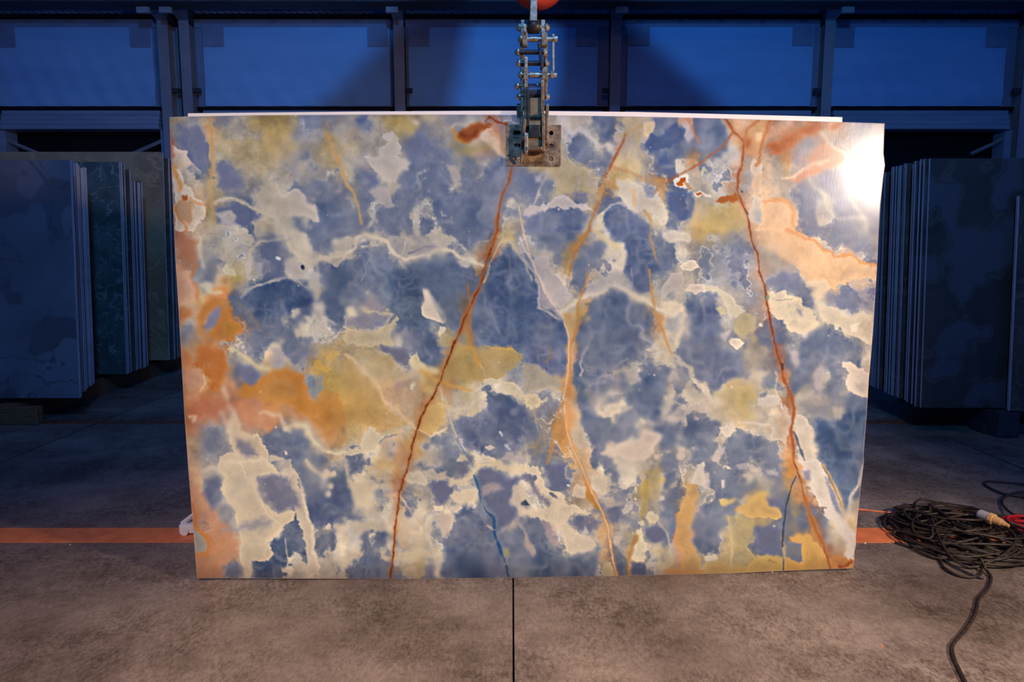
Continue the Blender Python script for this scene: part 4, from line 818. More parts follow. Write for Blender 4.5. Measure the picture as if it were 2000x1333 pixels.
def VEINS(stroke, poly, CR, WH, OR, RU, DK):
    V = VP
    v1 = [(1000.5, 322), (993.5, 354), (981, 379), (976, 400), (972.5, 426), (971, 450), (962, 480), (950, 511), (944.5, 537.5), (937.5, 562), (927, 579.5), (918, 600.5), (908, 623), (894, 660), (885, 675), (873, 706), (864, 733), (862, 743), (846.5, 773), (832.5, 794), (824, 813), (815, 841), (804.5, 871), (800, 900), (790.5, 930), (780, 961), (778, 987), (774, 1019), (769.5, 1054), (770, 1084), (764, 1113), (763, 1134)]
    stroke(v1, 6, (196, 122, 58), 7, .5, 2)
    stroke(v1[4:15], 7, (198, 110, 40), 3.5, .75, 2)
    stroke(v1, 3.4, (172, 84, 32), 1.5, .9, 1.6)
    stroke(v1[6:], 1.5, (96, 42, 16), 1.0, .8, 1.6, var=1.2)
    stroke(v1[13:24], 2.4, (110, 50, 18), 1.0, .8, 1.6, var=1.2)
    stroke([(984, 462), (968, 492), (956, 515), (953, 535), (944, 552)], 3, (226, 206, 168), 1.8, .85, 1.5)
    stroke([(975, 462), (990, 452), (1000, 470)], 7, (208, 186, 130), 4, .8)
    stroke([(995, 470), (1010, 490), (1022, 510), (1040, 545)], 6, (206, 198, 184), 3, .8)
    stroke(V('B2', [(1360, 600), (1370, 740), (1395, 850)]), 2.6, (196, 128, 60), 2.4, .85, 1)
    stroke(V('B2', [(1400, 880), (1395, 1020), (1385, 1150), (1420, 1286)]), 3.6, (202, 128, 58), 2.2, .9, 1)
    poly(V('B2', [(1370, 860), (1400, 900), (1390, 1160), (1290, 1180), (1350, 960)]), (176, 130, 84), 4, .5, 2)
    v2 = [(1252, 248), (1236, 256), (1221, 263.5), (1214, 284), (1200, 309), (1191, 328), (1181, 347), (1174, 374), (1170, 396), (1161, 414), (1154, 435), (1151, 450), (1137, 476), (1123, 495), (1114, 523), (1111, 538)]
    stroke(v2, 6, (190, 150, 104), 6, .5, 2)
    stroke(v2[2:7], 3.4, (176, 92, 42), 2.2, .95, 1.5)
    stroke(v2[6:9], 3.5, (208, 160, 86), 2.4, .9, 1.5)
    stroke(v2[8:], 3.2, (186, 120, 54), 2.2, .9, 1.5)
    stroke([(1140, 462), (1120, 482), (1108, 510), (1104, 530)], 15, (176, 144, 92), 7, .7, 2)
    stroke([(1150, 450), (1134, 474), (1120, 490)], 6, (214, 142, 54), 3, .8, 2)
    v2b = [(1151, 514), (1147, 532), (1146, 548), (1137, 572), (1128, 595), (1128, 613), (1133, 625), (1125, 648), (1114, 675), (1110, 700)]
    stroke(v2b, 4.5, (206, 140, 64), 3, .85, 1.5, taper=1)
    stroke([(1164, 530), (1150, 545), (1144, 560)], 5, (214, 186, 150), 3, .8)
    v3 = [(1014, 405), (1018, 440), (1035, 497), (1053, 541), (1065, 572), (1083, 599), (1098, 616), (1107, 642), (1112, 667), (1111, 698), (1109, 727), (1104, 754), (1101, 780), (1104, 811), (1106, 841), (1116, 871), (1130, 900), (1140, 923), (1147, 944), (1163, 975), (1177, 1003), (1188, 1033), (1191, 1057), (1196, 1089), (1206, 1130)]
    stroke(v3[8:], 5, (200, 146, 90), 5, .55, 2)
    stroke([(1112, 675), (1115, 735), (1110, 770)], 5, (212, 140, 62), 2.5, .8)
    poly([(1106, 775), (1115, 790), (1121, 812), (1112, 850), (1106, 830)], (228, 164, 100), 3, .8, 2)
    stroke(v3[14:], 4, (196, 128, 58), 2.4, .7, 2)
    stroke(v3, 2.6, (236, 206, 176), 1.4, .9, 1.4)
    stroke([(1099, 785), (1086, 832), (1081, 860), (1074, 888), (1070, 905)], 5, (202, 146, 78), 3.5, .85, 2)
    stroke([(1130, 900), (1100, 900), (1076, 892)], 2.5, (186, 174, 158), 2, .7)
    v4 = [(1417, 232), (1433, 256), (1452, 276), (1452, 298), (1448, 323), (1441, 347), (1440, 370), (1445, 386), (1454, 407), (1461, 426), (1464, 450), (1469, 473), (1480, 497), (1483, 530), (1494, 558), (1496, 586), (1503, 616), (1508, 644), (1515, 675), (1524, 710), (1532, 745), (1545, 773), (1550, 797), (1548, 824), (1545, 850), (1550, 876), (1550, 900), (1555, 917), (1564, 940), (1571, 973), (1581, 1008), (1595, 1038), (1608, 1063), (1616, 1094), (1622, 1110)]
    stroke(v4, 7, (196, 138, 96), 6, .45, 2)
    stroke(v4[:4], 7, (212, 138, 70), 4, .8)
    stroke(v4, 3.2, (172, 84, 36), 1.5, .95, 1.6)
    stroke(v4[18:27], 4.0, (180, 94, 42), 1.5, .85, 1.6)
    stroke(v4[8:20], 1.6, (112, 50, 22), 1.2, .7, 1.5)
    stroke(v4[26:33], 1.6, (84, 50, 36), 1.2, .7, 1.5)
    stroke(v4[28:33], 10, (190, 146, 88), 5, .55, 2)
    stroke(v4[29:33], 6, (186, 104, 40), 3, .8, 2)
    stroke([(1528, 712), (1529, 722)], 3.5, (60, 52, 50), 1.5, .85, 0)
    stroke([(1433, 257), (1410, 288), (1375, 314), (1349, 330), (1322, 344), (1298, 358)], 3.4, (182, 104, 52), 2.2, .9, 1.5)
    stroke([(1298, 358), (1284, 351), (1258, 351), (1235, 339), (1200, 328)], 6, (198, 150, 98), 4, .75, 2)
    stroke([(1298, 360), (1299, 382), (1294, 395)], 4, (200, 154, 104), 3, .75)
    stroke([(1504, 233), (1494, 263), (1485, 295), (1480, 323)], 6, (204, 118, 56), 3, .85)
    stroke([(1482, 233), (1459, 253), (1452, 276)], 5, (206, 128, 66), 3, .85)
    stroke([(1343, 232), (1354, 256), (1368, 285)], 5, (206, 140, 94), 3, .85, taper=2)
    stroke([(1254, 250), (1236, 300), (1234, 305)], 4, (186, 172, 138), 4, .5)
    stroke([(1256, 340), (1257, 365)], 3, (214, 196, 168), 2, .7)
    stroke([(410, 232), (413, 250), (412, 277), (416, 309), (412, 347), (412, 402)], 6, (214, 172, 116), 3.5, .85, 1.2)
    stroke([(413, 250), (415, 300), (413, 350)], 2.5, (220, 158, 88), 1.6, .8, 1)
    stroke([(405, 245), (416, 256)], 9, (220, 168, 104), 4, .7)
    stroke([(402, 345), (402, 385)], 9, (184, 166, 138), 4, .7)
    stroke([(640, 262), (654, 298), (668, 330), (675, 356), (692, 379), (701, 409), (706, 436)], 5, (218, 176, 110), 3, .9, 1.2)
    stroke([(638, 260), (646, 275)], 7, (208, 160, 88), 4, .75)
    stroke([(654, 298), (668, 330), (674, 350)], 2, (226, 158, 84), 1.4, .8, 1)
    stroke([(1259, 412), (1272, 431), (1270, 464), (1277, 490), (1286, 520)], 4, (204, 160, 104), 2.6, .85, 1.2, taper=2)
    stroke([(1268, 528), (1273, 572), (1279, 607), (1294, 646), (1303, 672), (1312, 692)], 4.5, (206, 154, 86), 2.6, .9, 1.2)
    stroke([(463, 590), (480, 605), (493, 620), (505, 640)], 3, (154, 138, 106), 2, .8, 1)
    # ================= blue resin line and hairline cracks
    bl = [(892, 857), (900, 872), (908, 886)]
    stroke(bl, 2.5, (96, 134, 178), 1.4, .9, 1)
    stroke([(926, 928), (936, 959), (938, 979), (950, 1000), (958, 1006)], 3.5, (38, 100, 158), 1.2, .95, 1.5, var=1)
    stroke([(958, 1006), (964, 1012), (966, 1033)], 4.5, (32, 90, 150), 1.2, .95, 1.5)
    stroke([(966, 1040), (972, 1057), (979, 1082)], 5.5, (24, 84, 150), 1.4, 1, 1.5)
    stroke([(979, 1082), (986, 1092), (988, 1112), (992, 1125)], 2.6, (40, 78, 124), 1.2, .9, 2, var=1.2)
    stroke([(1555, 930), (1546, 951), (1536, 987), (1531, 1026), (1528, 1070)], 2.4, (44, 60, 84), 1, .9, 1)
    stroke([(1530, 1090), (1530, 1116)], 2.2, (46, 66, 88), 1, .9, .6)
    stroke([(1530, 1072), (1532, 1092)], 5, (212, 190, 158), 1.6, .85, .6)
    stroke([(1448, 373), (1450, 375)], 3.2, (40, 70, 110), 1, .9, 0)
    stroke([(1459, 415), (1461, 419)], 4, (26, 56, 96), 1, .95, 0)
    stroke([(1499, 580), (1499, 585)], 4, (120, 168, 150), 1.4, .85, 0)
    stroke(V('D4', [(715, 1130), (800, 1135)]), 3, (130, 120, 84), 2, .7, 4)
# ---------------------------------------------------------------- helpers
CT, ST = math.cos(TILT), math.sin(TILT)
def ray(px, py):
    dx = (px - 1000) / FPX; u = (666.5 - py) / FPX
    return Vector((dx, CT + u * ST, -ST + u * CT))
def at_floor(px, py, z=0.0):
    r = ray(px, py); return Vector((0, 0, CAMH)) + r * ((z - CAMH) / r.z)
def at_depth(px, py, Y):
    r = ray(px, py); return Vector((0, 0, CAMH)) + r * (Y / r.y)

def lin(c):
    c = [v / 255 for v in c[:3]]
    return tuple(v / 12.92 if v <= .04045 else ((v + .055) / 1.055) ** 2.4 for v in c) + (1,)

def new_mat(name):
    m = bpy.data.materials.new(name); m.use_nodes = True
    return m, m.node_tree.nodes, m.node_tree.links, m.node_tree.nodes['Principled BSDF']
def noisy(name, c1, c2, scale=6, rough=.6, metal=0, detail=6, bump=0, stretch=(1, 1, 1), spec=.4, lo=.35, hi=.65, bscale=None):
    m, N, L, P = new_mat(name)
    tc = N.new('ShaderNodeTexCoord'); mp = N.new('ShaderNodeMapping'); mp.inputs['Scale'].default_value = stretch
    L.new(tc.outputs['Object'], mp.inputs['Vector'])
    n = N.new('ShaderNodeTexNoise'); n.inputs['Scale'].default_value = scale; n.inputs['Detail'].default_value = detail; n.inputs['Roughness'].default_value = .6
    L.new(mp.outputs[0], n.inputs['Vector'])
    r = N.new('ShaderNodeValToRGB'); r.color_ramp.elements[0].position = lo; r.color_ramp.elements[1].position = hi
    r.color_ramp.elements[0].color = c1 if len(c1) == 4 else c1 + (1,); r.color_ramp.elements[1].color = c2 if len(c2) == 4 else c2 + (1,)
    L.new(n.outputs['Fac'], r.inputs[0]); L.new(r.outputs[0], P.inputs['Base Color'])
    P.inputs['Roughness'].default_value = rough; P.inputs['Metallic'].default_value = metal
    P.inputs['Specular IOR Level'].default_value = spec
    if bump:
        n2 = N.new('ShaderNodeTexNoise'); n2.inputs['Scale'].default_value = bscale or scale * 4; n2.inputs['Detail'].default_value = 5
        L.new(mp.outputs[0], n2.inputs['Vector'])
        b = N.new('ShaderNodeBump'); b.inputs['Strength'].default_value = bump; b.inputs['Distance'].default_value = .01
        L.new(n2.outputs['Fac'], b.inputs['Height']); L.new(b.outputs[0], P.inputs['Normal'])
    return m

def add_box(bm, x0, x1, y0, y1, z0, z1, mat=None, bev=0):
    vs = [bm.verts.new((x, y, z)) for x in (x0, x1) for y in (y0, y1) for z in (z0, z1)]
    for f in ((0, 1, 3, 2), (4, 6, 7, 5), (0, 4, 5, 1), (2, 3, 7, 6), (0, 2, 6, 4), (1, 5, 7, 3)):
        bm.faces.new([vs[i] for i in f])
    if mat is not None:
        for v in vs: v.co = mat @ v.co
    return vs
def add_prism(bm, pts, y0, y1):
    """polygon given in x,z pushed through y"""
    a = [bm.verts.new((x, y0, z)) for x, z in pts]; b = [bm.verts.new((x, y1, z)) for x, z in pts]
    bm.faces.new(a); bm.faces.new(b[::-1]); n = len(pts)
    for i in range(n): bm.faces.new((a[(i + 1) % n], a[i], b[i], b[(i + 1) % n]))
def add_tube(bm, pts, r, seg=8, caps=True, radii=None):
    pts = [Vector(p) for p in pts]; rings = []
    up = Vector((0, 0, 1)); prev = None
    for i, p in enumerate(pts):
        t = (pts[min(i + 1, len(pts) - 1)] - pts[max(i - 1, 0)])
        if t.length < 1e-9: t = Vector((0, 0, 1))
        t.normalize()
        if prev is None:
            n = t.cross(up)
            if n.length < 1e-3: n = t.cross(Vector((1, 0, 0)))
        else:
            n = prev - t * prev.dot(t)
            if n.length < 1e-4: n = t.cross(up)
        n.normalize(); prev = n; b = t.cross(n)
        rr = radii[i] if radii else r
        rings.append([bm.verts.new(p + (n * math.cos(2 * math.pi * k / seg) + b * math.sin(2 * math.pi * k / seg)) * rr) for k in range(seg)])
    for a, b in zip(rings, rings[1:]):
        for k in range(seg): bm.faces.new((a[k], a[(k + 1) % seg], b[(k + 1) % seg], b[k]))
    if caps: bm.faces.new(rings[0][::-1]); bm.faces.new(rings[-1])
def add_cyl(bm, p0, p1, r, seg=14): add_tube(bm, [p0, p1], r, seg)
def add_dome(bm, c, ax, r, h, seg=14):
    c = Vector(c); ax = Vector(ax).normalized()
    add_tube(bm, [c, c + ax * h * .45, c + ax * h * .8, c + ax * h], r, seg, radii=[r, r * .95, r * .66, r * .2])
def link(name, bm, mat, parent=None, smooth=False, bevel=0, seg=2):
    me = bpy.data.meshes.new(name); bmesh.ops.recalc_face_normals(bm, faces=bm.faces); bm.to_mesh(me); bm.free()
    if smooth:
        for p in me.polygons: p.use_smooth = True
    o = bpy.data.objects.new(name, me); COL.objects.link(o)
    if mat: me.materials.append(mat)
    if parent: o.parent = parent
    if bevel:
        b = o.modifiers.new('b', 'BEVEL'); b.width = bevel; b.segments = seg; b.limit_method = 'ANGLE'; b.angle_limit = math.radians(40)
    return o
def tag(o, label=None, cat=None, group=None, kind=None):
    if label: o['label'] = label
    if cat: o['category'] = cat
    if group: o['group'] = group
    if kind: o['kind'] = kind
    return o
def empty(name, loc=(0, 0, 0)):
    o = bpy.data.objects.new(name, None); COL.objects.link(o); o.location = loc; o.empty_display_size = .1
    return o
def rel(parent):                       # shift so that parts given in world metres sit under an Empty at its base
    return Matrix.Translation(-parent.location)
def part(name, bm, mat, parent, **k):
    bmesh.ops.transform(bm, matrix=Matrix.Translation(-Vector(parent.location)), verts=bm.verts)
    return link(name, bm, mat, parent, **k)
def boxpart(name, parent, mat, x0, x1, y0, y1, z0, z1, bevel=0, m=None):
    bm = bmesh.new(); add_box(bm, min(x0, x1), max(x0, x1), min(y0, y1), max(y0, y1), min(z0, z1), max(z0, z1), m)
    return part(name, bm, mat, parent, bevel=bevel)

# ---------------------------------------------------------------- materials
WHT = noisy('painted_steel_white', (.30, .32, .38), (.44, .46, .52), 3, .5, bump=.1)
COLM = noisy('painted_column', (.34, .31, .33), (.42, .39, .41), 2, .6)
DARKS = noisy('dark_steel', (.045, .045, .055), (.075, .075, .085), 4, .7)  # dark base colour for backing, haunches, flange and stiffeners
CURT = noisy('pvc_sheet', (.30, .56, .88), (.36, .64, .98), .9, .75, bump=.5, bscale=3.5, stretch=(.5, 1, 2.2), detail=3)
CURT2 = noisy('pvc_hem', (.24, .29, .42), (.30, .35, .48), 2, .7)
CORR = noisy('corrugated_sheet', (.12, .16, .24), (.28, .35, .46), .8, .4)
SHUT = noisy('shutter_metal', (.30, .36, .46), (.40, .46, .56), 2, .5, stretch=(.3, 1, 3))
BLACK = noisy('night_opening', (.006, .006, .008), (.010, .010, .012), 1, .9)

# ---------------------------------------------------------------- floor: cast concrete bays with open joints
def concrete():
    m, N, L, P = new_mat('worn_concrete')
    tc = N.new('ShaderNodeTexCoord'); vec = tc.outputs['Object']
    def nz(scale, detail, rough=.6, dist=0, st=None):
        n = N.new('ShaderNodeTexNoise'); n.inputs['Scale'].default_value = scale; n.inputs['Detail'].default_value = detail
        n.inputs['Roughness'].default_value = rough; n.inputs['Distortion'].default_value = dist
        if st:
            mp = N.new('ShaderNodeMapping'); mp.inputs['Scale'].default_value = st; L.new(vec, mp.inputs[0]); L.new(mp.outputs[0], n.inputs['Vector'])
        else: L.new(vec, n.inputs['Vector'])
        return n.outputs['Fac']
    def ramp(src, a, b, ca, cb):
        r = N.new('ShaderNodeValToRGB'); r.color_ramp.elements[0].position = a; r.color_ramp.elements[1].position = b
        r.color_ramp.elements[0].color = ca + (1,); r.color_ramp.elements[1].color = cb + (1,); L.new(src, r.inputs[0]); return r.outputs[0]
    def mix(a, b, f, mode='MIX'):
        x = N.new('ShaderNodeMix'); x.data_type = 'RGBA'; x.blend_type = mode
        if isinstance(f, float): x.inputs[0].default_value = f
        else: L.new(f, x.inputs[0])
        L.new(a, x.inputs[6]); L.new(b, x.inputs[7]); return x.outputs[2]
    big = ramp(nz(1.3, 6, .66), .36, .64, (.145, .112, .09), (.33, .275, .235))
    mid = ramp(nz(13, 10, .82, .15, (1, .8, 1)), .43, .56, (.36, .31, .26), (1, 1, 1))
    fine = ramp(nz(70, 6, .85, .1, (1, .5, 1)), .44, .54, (.42, .38, .33), (1.0, 1.0, 1.0))
    gate = ramp(nz(2.2, 5, .65), .40, .60, (.15, .15, .15), (1, 1, 1))
    c1 = mix(big, mid, .62, 'MULTIPLY'); c2 = mix(c1, fine, .85, 'MULTIPLY'); c = mix(mix(big, fine, .35, 'MULTIPLY'), c2, gate)
    dots = ramp(nz(90, 2, .5), .68, .74, (1, 1, 1), (1.5, 1.45, 1.35))
    c = mix(c, dots, .5, 'MULTIPLY')
    L.new(c, P.inputs['Base Color'])
    rr = ramp(nz(5, 5), .3, .7, (.42, .42, .42), (.72, .72, .72)); L.new(rr, P.inputs['Roughness'])
    P.inputs['Specular IOR Level'].default_value = .35
    b = N.new('ShaderNodeBump'); b.inputs['Strength'].default_value = .25; b.inputs['Distance'].default_value = .004
    L.new(nz(60, 6, .7), b.inputs['Height']); L.new(b.outputs[0], P.inputs['Normal'])
    return m
CONC = concrete()
bm = bmesh.new(); add_box(bm, -16, 16, -4, 18, -.08, -.035)
floor = link('floor', bm, noisy('joint_filler', (.012, .011, .010), (.02, .018, .016), 20, .9)); tag(floor, kind='structure')
jx = [-12.2, -8.0, at_floor(130, 852).x, at_floor(1003, 1300).x, at_floor(1850, 855).x, 8.2, 12.4]
jy = [-3.5, .62, at_floor(1000, 978).y, at_floor(1000, 770).y, 10.6, 14.6]
for i in range(len(jx) - 1):
    for k in range(len(jy) - 1):
        gx = .0035 if abs(jx[i]) < 1 or abs(jx[i + 1]) < 1 else .016
        bm = bmesh.new(); add_box(bm, jx[i] + gx, jx[i + 1] - gx, jy[k] + .004, jy[k + 1] - .004, -.036, 0)
        link('concrete_slab', bm, CONC, floor)
# painted safety stripes
STRIPE = noisy('orange_floor_paint', (.55, .15, .05), (.78, .23, .08), 9, .55, bump=.15, lo=.3, hi=.6)
y0, y1 = at_floor(1000, 1061).y, at_floor(1000, 1032).y
bm = bmesh.new(); add_box(bm, -7.8, 8.0, y0, y1, 0, .0012); tag(link('trim_1', bm, STRIPE), kind='structure')
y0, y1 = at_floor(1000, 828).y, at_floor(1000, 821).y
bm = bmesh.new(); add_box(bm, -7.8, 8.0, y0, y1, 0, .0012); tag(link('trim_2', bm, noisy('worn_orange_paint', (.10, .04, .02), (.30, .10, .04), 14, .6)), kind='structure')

# ---------------------------------------------------------------- far wall of the hall, 14 m away
WY = 14.0
def wx(px, py=130, Y=WY): return at_depth(px, py, Y).x
def wz(py, px=1000, Y=WY): return at_depth(px, py, Y).z
wall = empty('wall_back', (0, WY, 0)); tag(wall, kind='structure')
boxpart('backing', wall, DARKS, -16, 16, WY + .75, WY + .9, 0, 7.6)
# painted steel columns with crane corbels (x of the shaft taken at the height of the curtains)
cols = [(-26, -6), (326, 346), (367, 386), (774.5, 794), (1188, 1208), (1595, 1614), (1979, 2000)]
zc0 = wz(50)
for a, b in cols:
    x0, x1 = wx(a), wx(b)
    bm = bmesh.new()
    add_box(bm, x0, x1, WY - .30, WY - .28, 0, zc0); add_box(bm, x0, x1, WY + .1, WY + .12, 0, zc0)
    add_box(bm, (x0 + x1) / 2 - .012, (x0 + x1) / 2 + .012, WY - .28, WY + .1, 0, zc0)
    c = part('column', bm, COLM, wall)
    bm = bmesh.new(); add_prism(bm, [(x0, zc0), (x1, zc0), (x1, wz(24)), (x0, wz(24))], WY - .3, WY + .1)
    xm = (x0 + x1) / 2; s = -1 if a < 1000 else 1
    bm2 = bmesh.new()
    vs = [bm2.verts.new(v) for v in ((x0, WY - .3, zc0), (x1, WY - .3, zc0), (x0, WY - .95, wz(30)), (x1, WY - .95, wz(30)), (x0, WY - .95, wz(24)), (x1, WY - .95, wz(24)), (x0, WY - .3, wz(24)), (x1, WY - .3, wz(24)))]
    for f in ((0, 1, 3, 2), (2, 3, 5, 4), (4, 5, 7, 6), (0, 2, 4, 6), (1, 7, 5, 3), (0, 6, 7, 1)): bm2.faces.new([vs[i] for i in f])
    part('haunch', bm, DARKS, wall); part('corbel', bm2, CORR, wall)
    boxpart('corbel_plate', wall, WHT, x0 - .01, x1 + .01, WY - 1.0, WY - .93, wz(26, Y=WY - .95), wz(7, Y=WY - .95))
    for dz in (-.42, -1.5):
        bm = bmesh.new(); add_box(bm, x1 if a < 1000 else x0 - .14, x1 + .14 if a < 1000 else x0, WY - .29, WY - .2, zc0 + dz - .9, zc0 + dz - .82)
        if dz == -.42: part('cleat', bm, DARKS, wall)
        else: bm.free()
# crane runway: panelled beam along the very top
bx0, bx1 = -11.0, 11.0
bm = bmesh.new(); add_box(bm, bx0, bx1, WY - 1.1, WY - 1.0, wz(6, Y=WY - 1.05), wz(-60, Y=WY - 1.05)); part('runway_web', bm, WHT, wall)
boxpart('runway_flange', wall, DARKS, bx0, bx1, WY - 1.25, WY - .85, wz(9, Y=WY - 1.1), wz(6, Y=WY - 1.1))
for px in range(-350, 2400, 80):
    x = wx(px + 4, 4, WY - 1.1)
    boxpart('stiffener', wall, DARKS, x - .035, x + .035, WY - 1.22, WY - 1.1, wz(6, Y=WY - 1.1), wz(-60, Y=WY - 1.1))
# corrugated band under the beam
bm = bmesh.new(); z0, z1 = wz(33, Y=WY + .2), wz(6, Y=WY + .2); n = 620; pr = None
for i in range(n):
    x = -11 + 22 * i / (n - 1); y = WY - .02 + (.04 if (i // 2) % 2 else 0)
    a, b = bm.verts.new((x, y, z0)), bm.verts.new((x, y, z1))
    if pr: bm.faces.new((pr[0], a, b, pr[1]))
    pr = (a, b)
part('corrugated_cladding', bm, CORR, wall)
boxpart('gutter', wall, BLACK, bx0, bx1, WY - .1, WY + .1, wz(38.5), wz(32))
# bays: rolled sheet curtains, boxes, dark openings
bays = [(-420, -26), (-6, 326), (386, 774.5), (794, 1188), (1208, 1595), (1614, 1979), (2000, 2400)]
for k, (a, b) in enumerate(bays):
    x0, x1 = wx(a) + .0, wx(b)
    boxpart('curtain_hem', wall, CURT2, x0, x1, WY - .06, WY + .02, wz(56), wz(39.5))
    boxpart('curtain_margin', wall, CURT2, x0, x1, WY - .03, WY + .05, wz(212), wz(56))
    # the sheet: gently wavy
    mx0, mx1 = (x0 + .05, x1 - .22) if k % 2 else (x0 + .16, x1 - .12)
    bm = bmesh.new(); nx, nz_ = 40, 24; z0, z1 = wz(209), wz(56)
    g = [[bm.verts.new((mx0 + (mx1 - mx0) * i / nx, WY - .075 - .012 * math.sin(i * 1.1 + j * .4 + k) * (1 - j / nz_) - .02 * math.exp(-((j - 3) / 2.2) ** 2) * (1 + .4 * math.sin(i * .7 + k)), z0 + (z1 - z0) * j / nz_)) for i in range(nx + 1)] for j in range(nz_ + 1)]
    for j in range(nz_):
        for i in range(nx): bm.faces.new((g[j][i], g[j][i + 1], g[j + 1][i + 1], g[j + 1][i]))
    part('curtain', bm, CURT, wall, smooth=True)
    for s in (0, 1):           # corner reinforcement patches
        cx = mx0 + .02 if s == 0 else mx1 - .42
        boxpart('corner_patch', wall, CURT2, cx, cx + .40, WY - .105, WY - .095, wz(92 + 3 * k % 4), wz(57))
    boxpart('dark_gap_strip', wall, BLACK, x0, x1, WY - .12, WY + .1, wz(218), wz(211))  # black strip standing in for the shaded gap under the curtain
    # shutter box of four strips
    for j in range(4):
        za, zb = 219 + j * 9.6, 219 + (j + 1) * 9.6 - .6
        boxpart('shutter_strip', wall, SHUT, x0 + .12, x1 - .12, WY - .16 - .03 * j, WY + .1, wz(zb), wz(za), bevel=.01)
    boxpart('opening', wall, BLACK, x0 + .1, x1 - .1, WY + .3, WY + .35, 0, wz(257))
    boxpart('jamb', wall, SHUT, x0, x0 + .14, WY - .14, WY + .2, 0, wz(257)); boxpart('jamb', wall, SHUT, x1 - .14, x1, WY - .14, WY + .2, 0, wz(257))
    for xa, xb in ((x0 + .1, x0 + .75), (x1 - .1, x1 - .75)):
        bm = bmesh.new(); add_tube(bm, [(xa, WY - .1, wz(272)), (xb, WY - .1, wz(302))] if k != 1 or xa > 0 else [(xa, WY - .1, wz(275)), (xb, WY - .1, wz(302))], .035, 4)
        part('brace', bm, COLM, wall)

# made-up plates out of the frame, added only to shade the middle bays
shade_rig = empty('added_shade_blocker', (0, 8, 7)); tag(shade_rig, kind='structure')
DL = Vector(DUSK_AT)
def shade_plate(pts):
    bm = bmesh.new(); q = []
    for px, py in pts:
        W = at_depth(px, py, WY); t = (8.0 - DL.y) / (WY - DL.y); p = DL + (W - DL) * t; q.append((p.x, p.z))
    add_prism(bm, q, 8.0, 8.12); part('shade_plate', bm, DARKS, shade_rig)
shade_plate([(815, 20), (918, 20), (878, 235), (590, 235), (640, 190)])
shade_plate([(1085, 20), (1205, 20), (1400, 200), (1430, 235), (1070, 235), (1088, 150)])
boxpart('added_girder', shade_rig, DARKS, -9, 9, 7.9, 8.3, 7.25, 7.8)

# ---------------------------------------------------------------- racks of slabs left and right
def stone(name, base, vein, scale=1.2, vs=2.2, vw=.03, patch=None, thr=.5, rough=.35, band=False):
    m, N, L, P = new_mat(name)
    tc = N.new('ShaderNodeTexCoord'); inf = N.new('ShaderNodeObjectInfo')
    ad = N.new('ShaderNodeVectorMath'); ad.operation = 'ADD'; L.new(tc.outputs['Object'], ad.inputs[0])
    n1 = N.new('ShaderNodeTexNoise'); n1.inputs['Scale'].default_value = scale; n1.inputs['Detail'].default_value = 7; L.new(ad.outputs[0], n1.inputs['Vector'])
    n1.inputs['Distortion'].default_value = .8
    r1 = N.new('ShaderNodeValToRGB'); e = r1.color_ramp.elements; e[0].position = .38; e[1].position = .62
    e[0].color = tuple(v * .62 for v in base) + (1,); e[1].color = base + (1,); L.new(n1.outputs['Fac'], r1.inputs[0]); col = r1.outputs[0]
    def mixc(a, cc, f):
        x = N.new('ShaderNodeMix'); x.data_type = 'RGBA'; L.new(f, x.inputs[0]); L.new(a, x.inputs[6]); x.inputs[7].default_value = cc + (1,); return x.outputs[2]
    if patch:
        n3 = N.new('ShaderNodeTexNoise'); n3.inputs['Scale'].default_value = 2.1; n3.inputs['Detail'].default_value = 2.0; L.new(ad.outputs[0], n3.inputs['Vector'])
        r3 = N.new('ShaderNodeValToRGB'); r3.color_ramp.elements[0].position = thr - .012; r3.color_ramp.elements[1].position = thr + .012; L.new(n3.outputs['Fac'], r3.inputs[0])
        col = mixc(col, patch, r3.outputs[0])
        if band:
            r4 = N.new('ShaderNodeValToRGB'); es = r4.color_ramp.elements; es[0].position = thr - .03; es[0].color = (0, 0, 0, 1); es[1].position = thr - .018; es[1].color = (.6, .6, .6, 1)
            q = es.new(thr - .006); q.color = (0, 0, 0, 1); L.new(n3.outputs['Fac'], r4.inputs[0]); col = mixc(col, band, r4.outputs[0])
    n2 = N.new('ShaderNodeTexNoise'); n2.inputs['Scale'].default_value = vs; n2.inputs['Detail'].default_value = 5; n2.inputs['Distortion'].default_value = 1.2; L.new(ad.outputs[0], n2.inputs['Vector'])
    r2 = N.new('ShaderNodeValToRGB'); es = r2.color_ramp.elements; es[0].position = .5 - vw; es[0].color = (0, 0, 0, 1); es[1].position = .5 + vw; es[1].color = (0, 0, 0, 1)
    q = es.new(.5); q.color = (1, 1, 1, 1); L.new(n2.outputs['Fac'], r2.inputs[0]); col = mixc(col, vein, r2.outputs[0])
    L.new(col, P.inputs['Base Color']); P.inputs['Roughness'].default_value = rough
    return m
MARB = stone('pale_veined_marble', (.23, .21, .23), (.09, .08, .09), .9, 1.6, .012, (.13, .11, .12), .56)
GREEN = stone('green_stone', (.085, .125, .125), (.20, .24, .23), 4, 5, .02)
BEIGE = stone('beige_onyx', (.34, .24, .14), (.40, .27, .15), 1.1, 2, .02, (.15, .125, .07), .60)
DULL = stone('dark_brown_stone', (.10, .075, .06), (.14, .11, .08), 1.5, 3, .02)
ONYX2 = stone('ringed_onyx', (.075, .06, .052), (.09, .08, .075), 1.0, 3.0, .004, (.088, .080, .092), .53, band=(.115, .10, .09))
EDGES = [noisy('slab_edge_%d' % i, (a * .7, a * .72, a * .8), (a, a * 1.02, a * 1.08), 12, .6, stretch=(1, 1, .3)) for i, a in enumerate((.60, .70, .48, .65))]

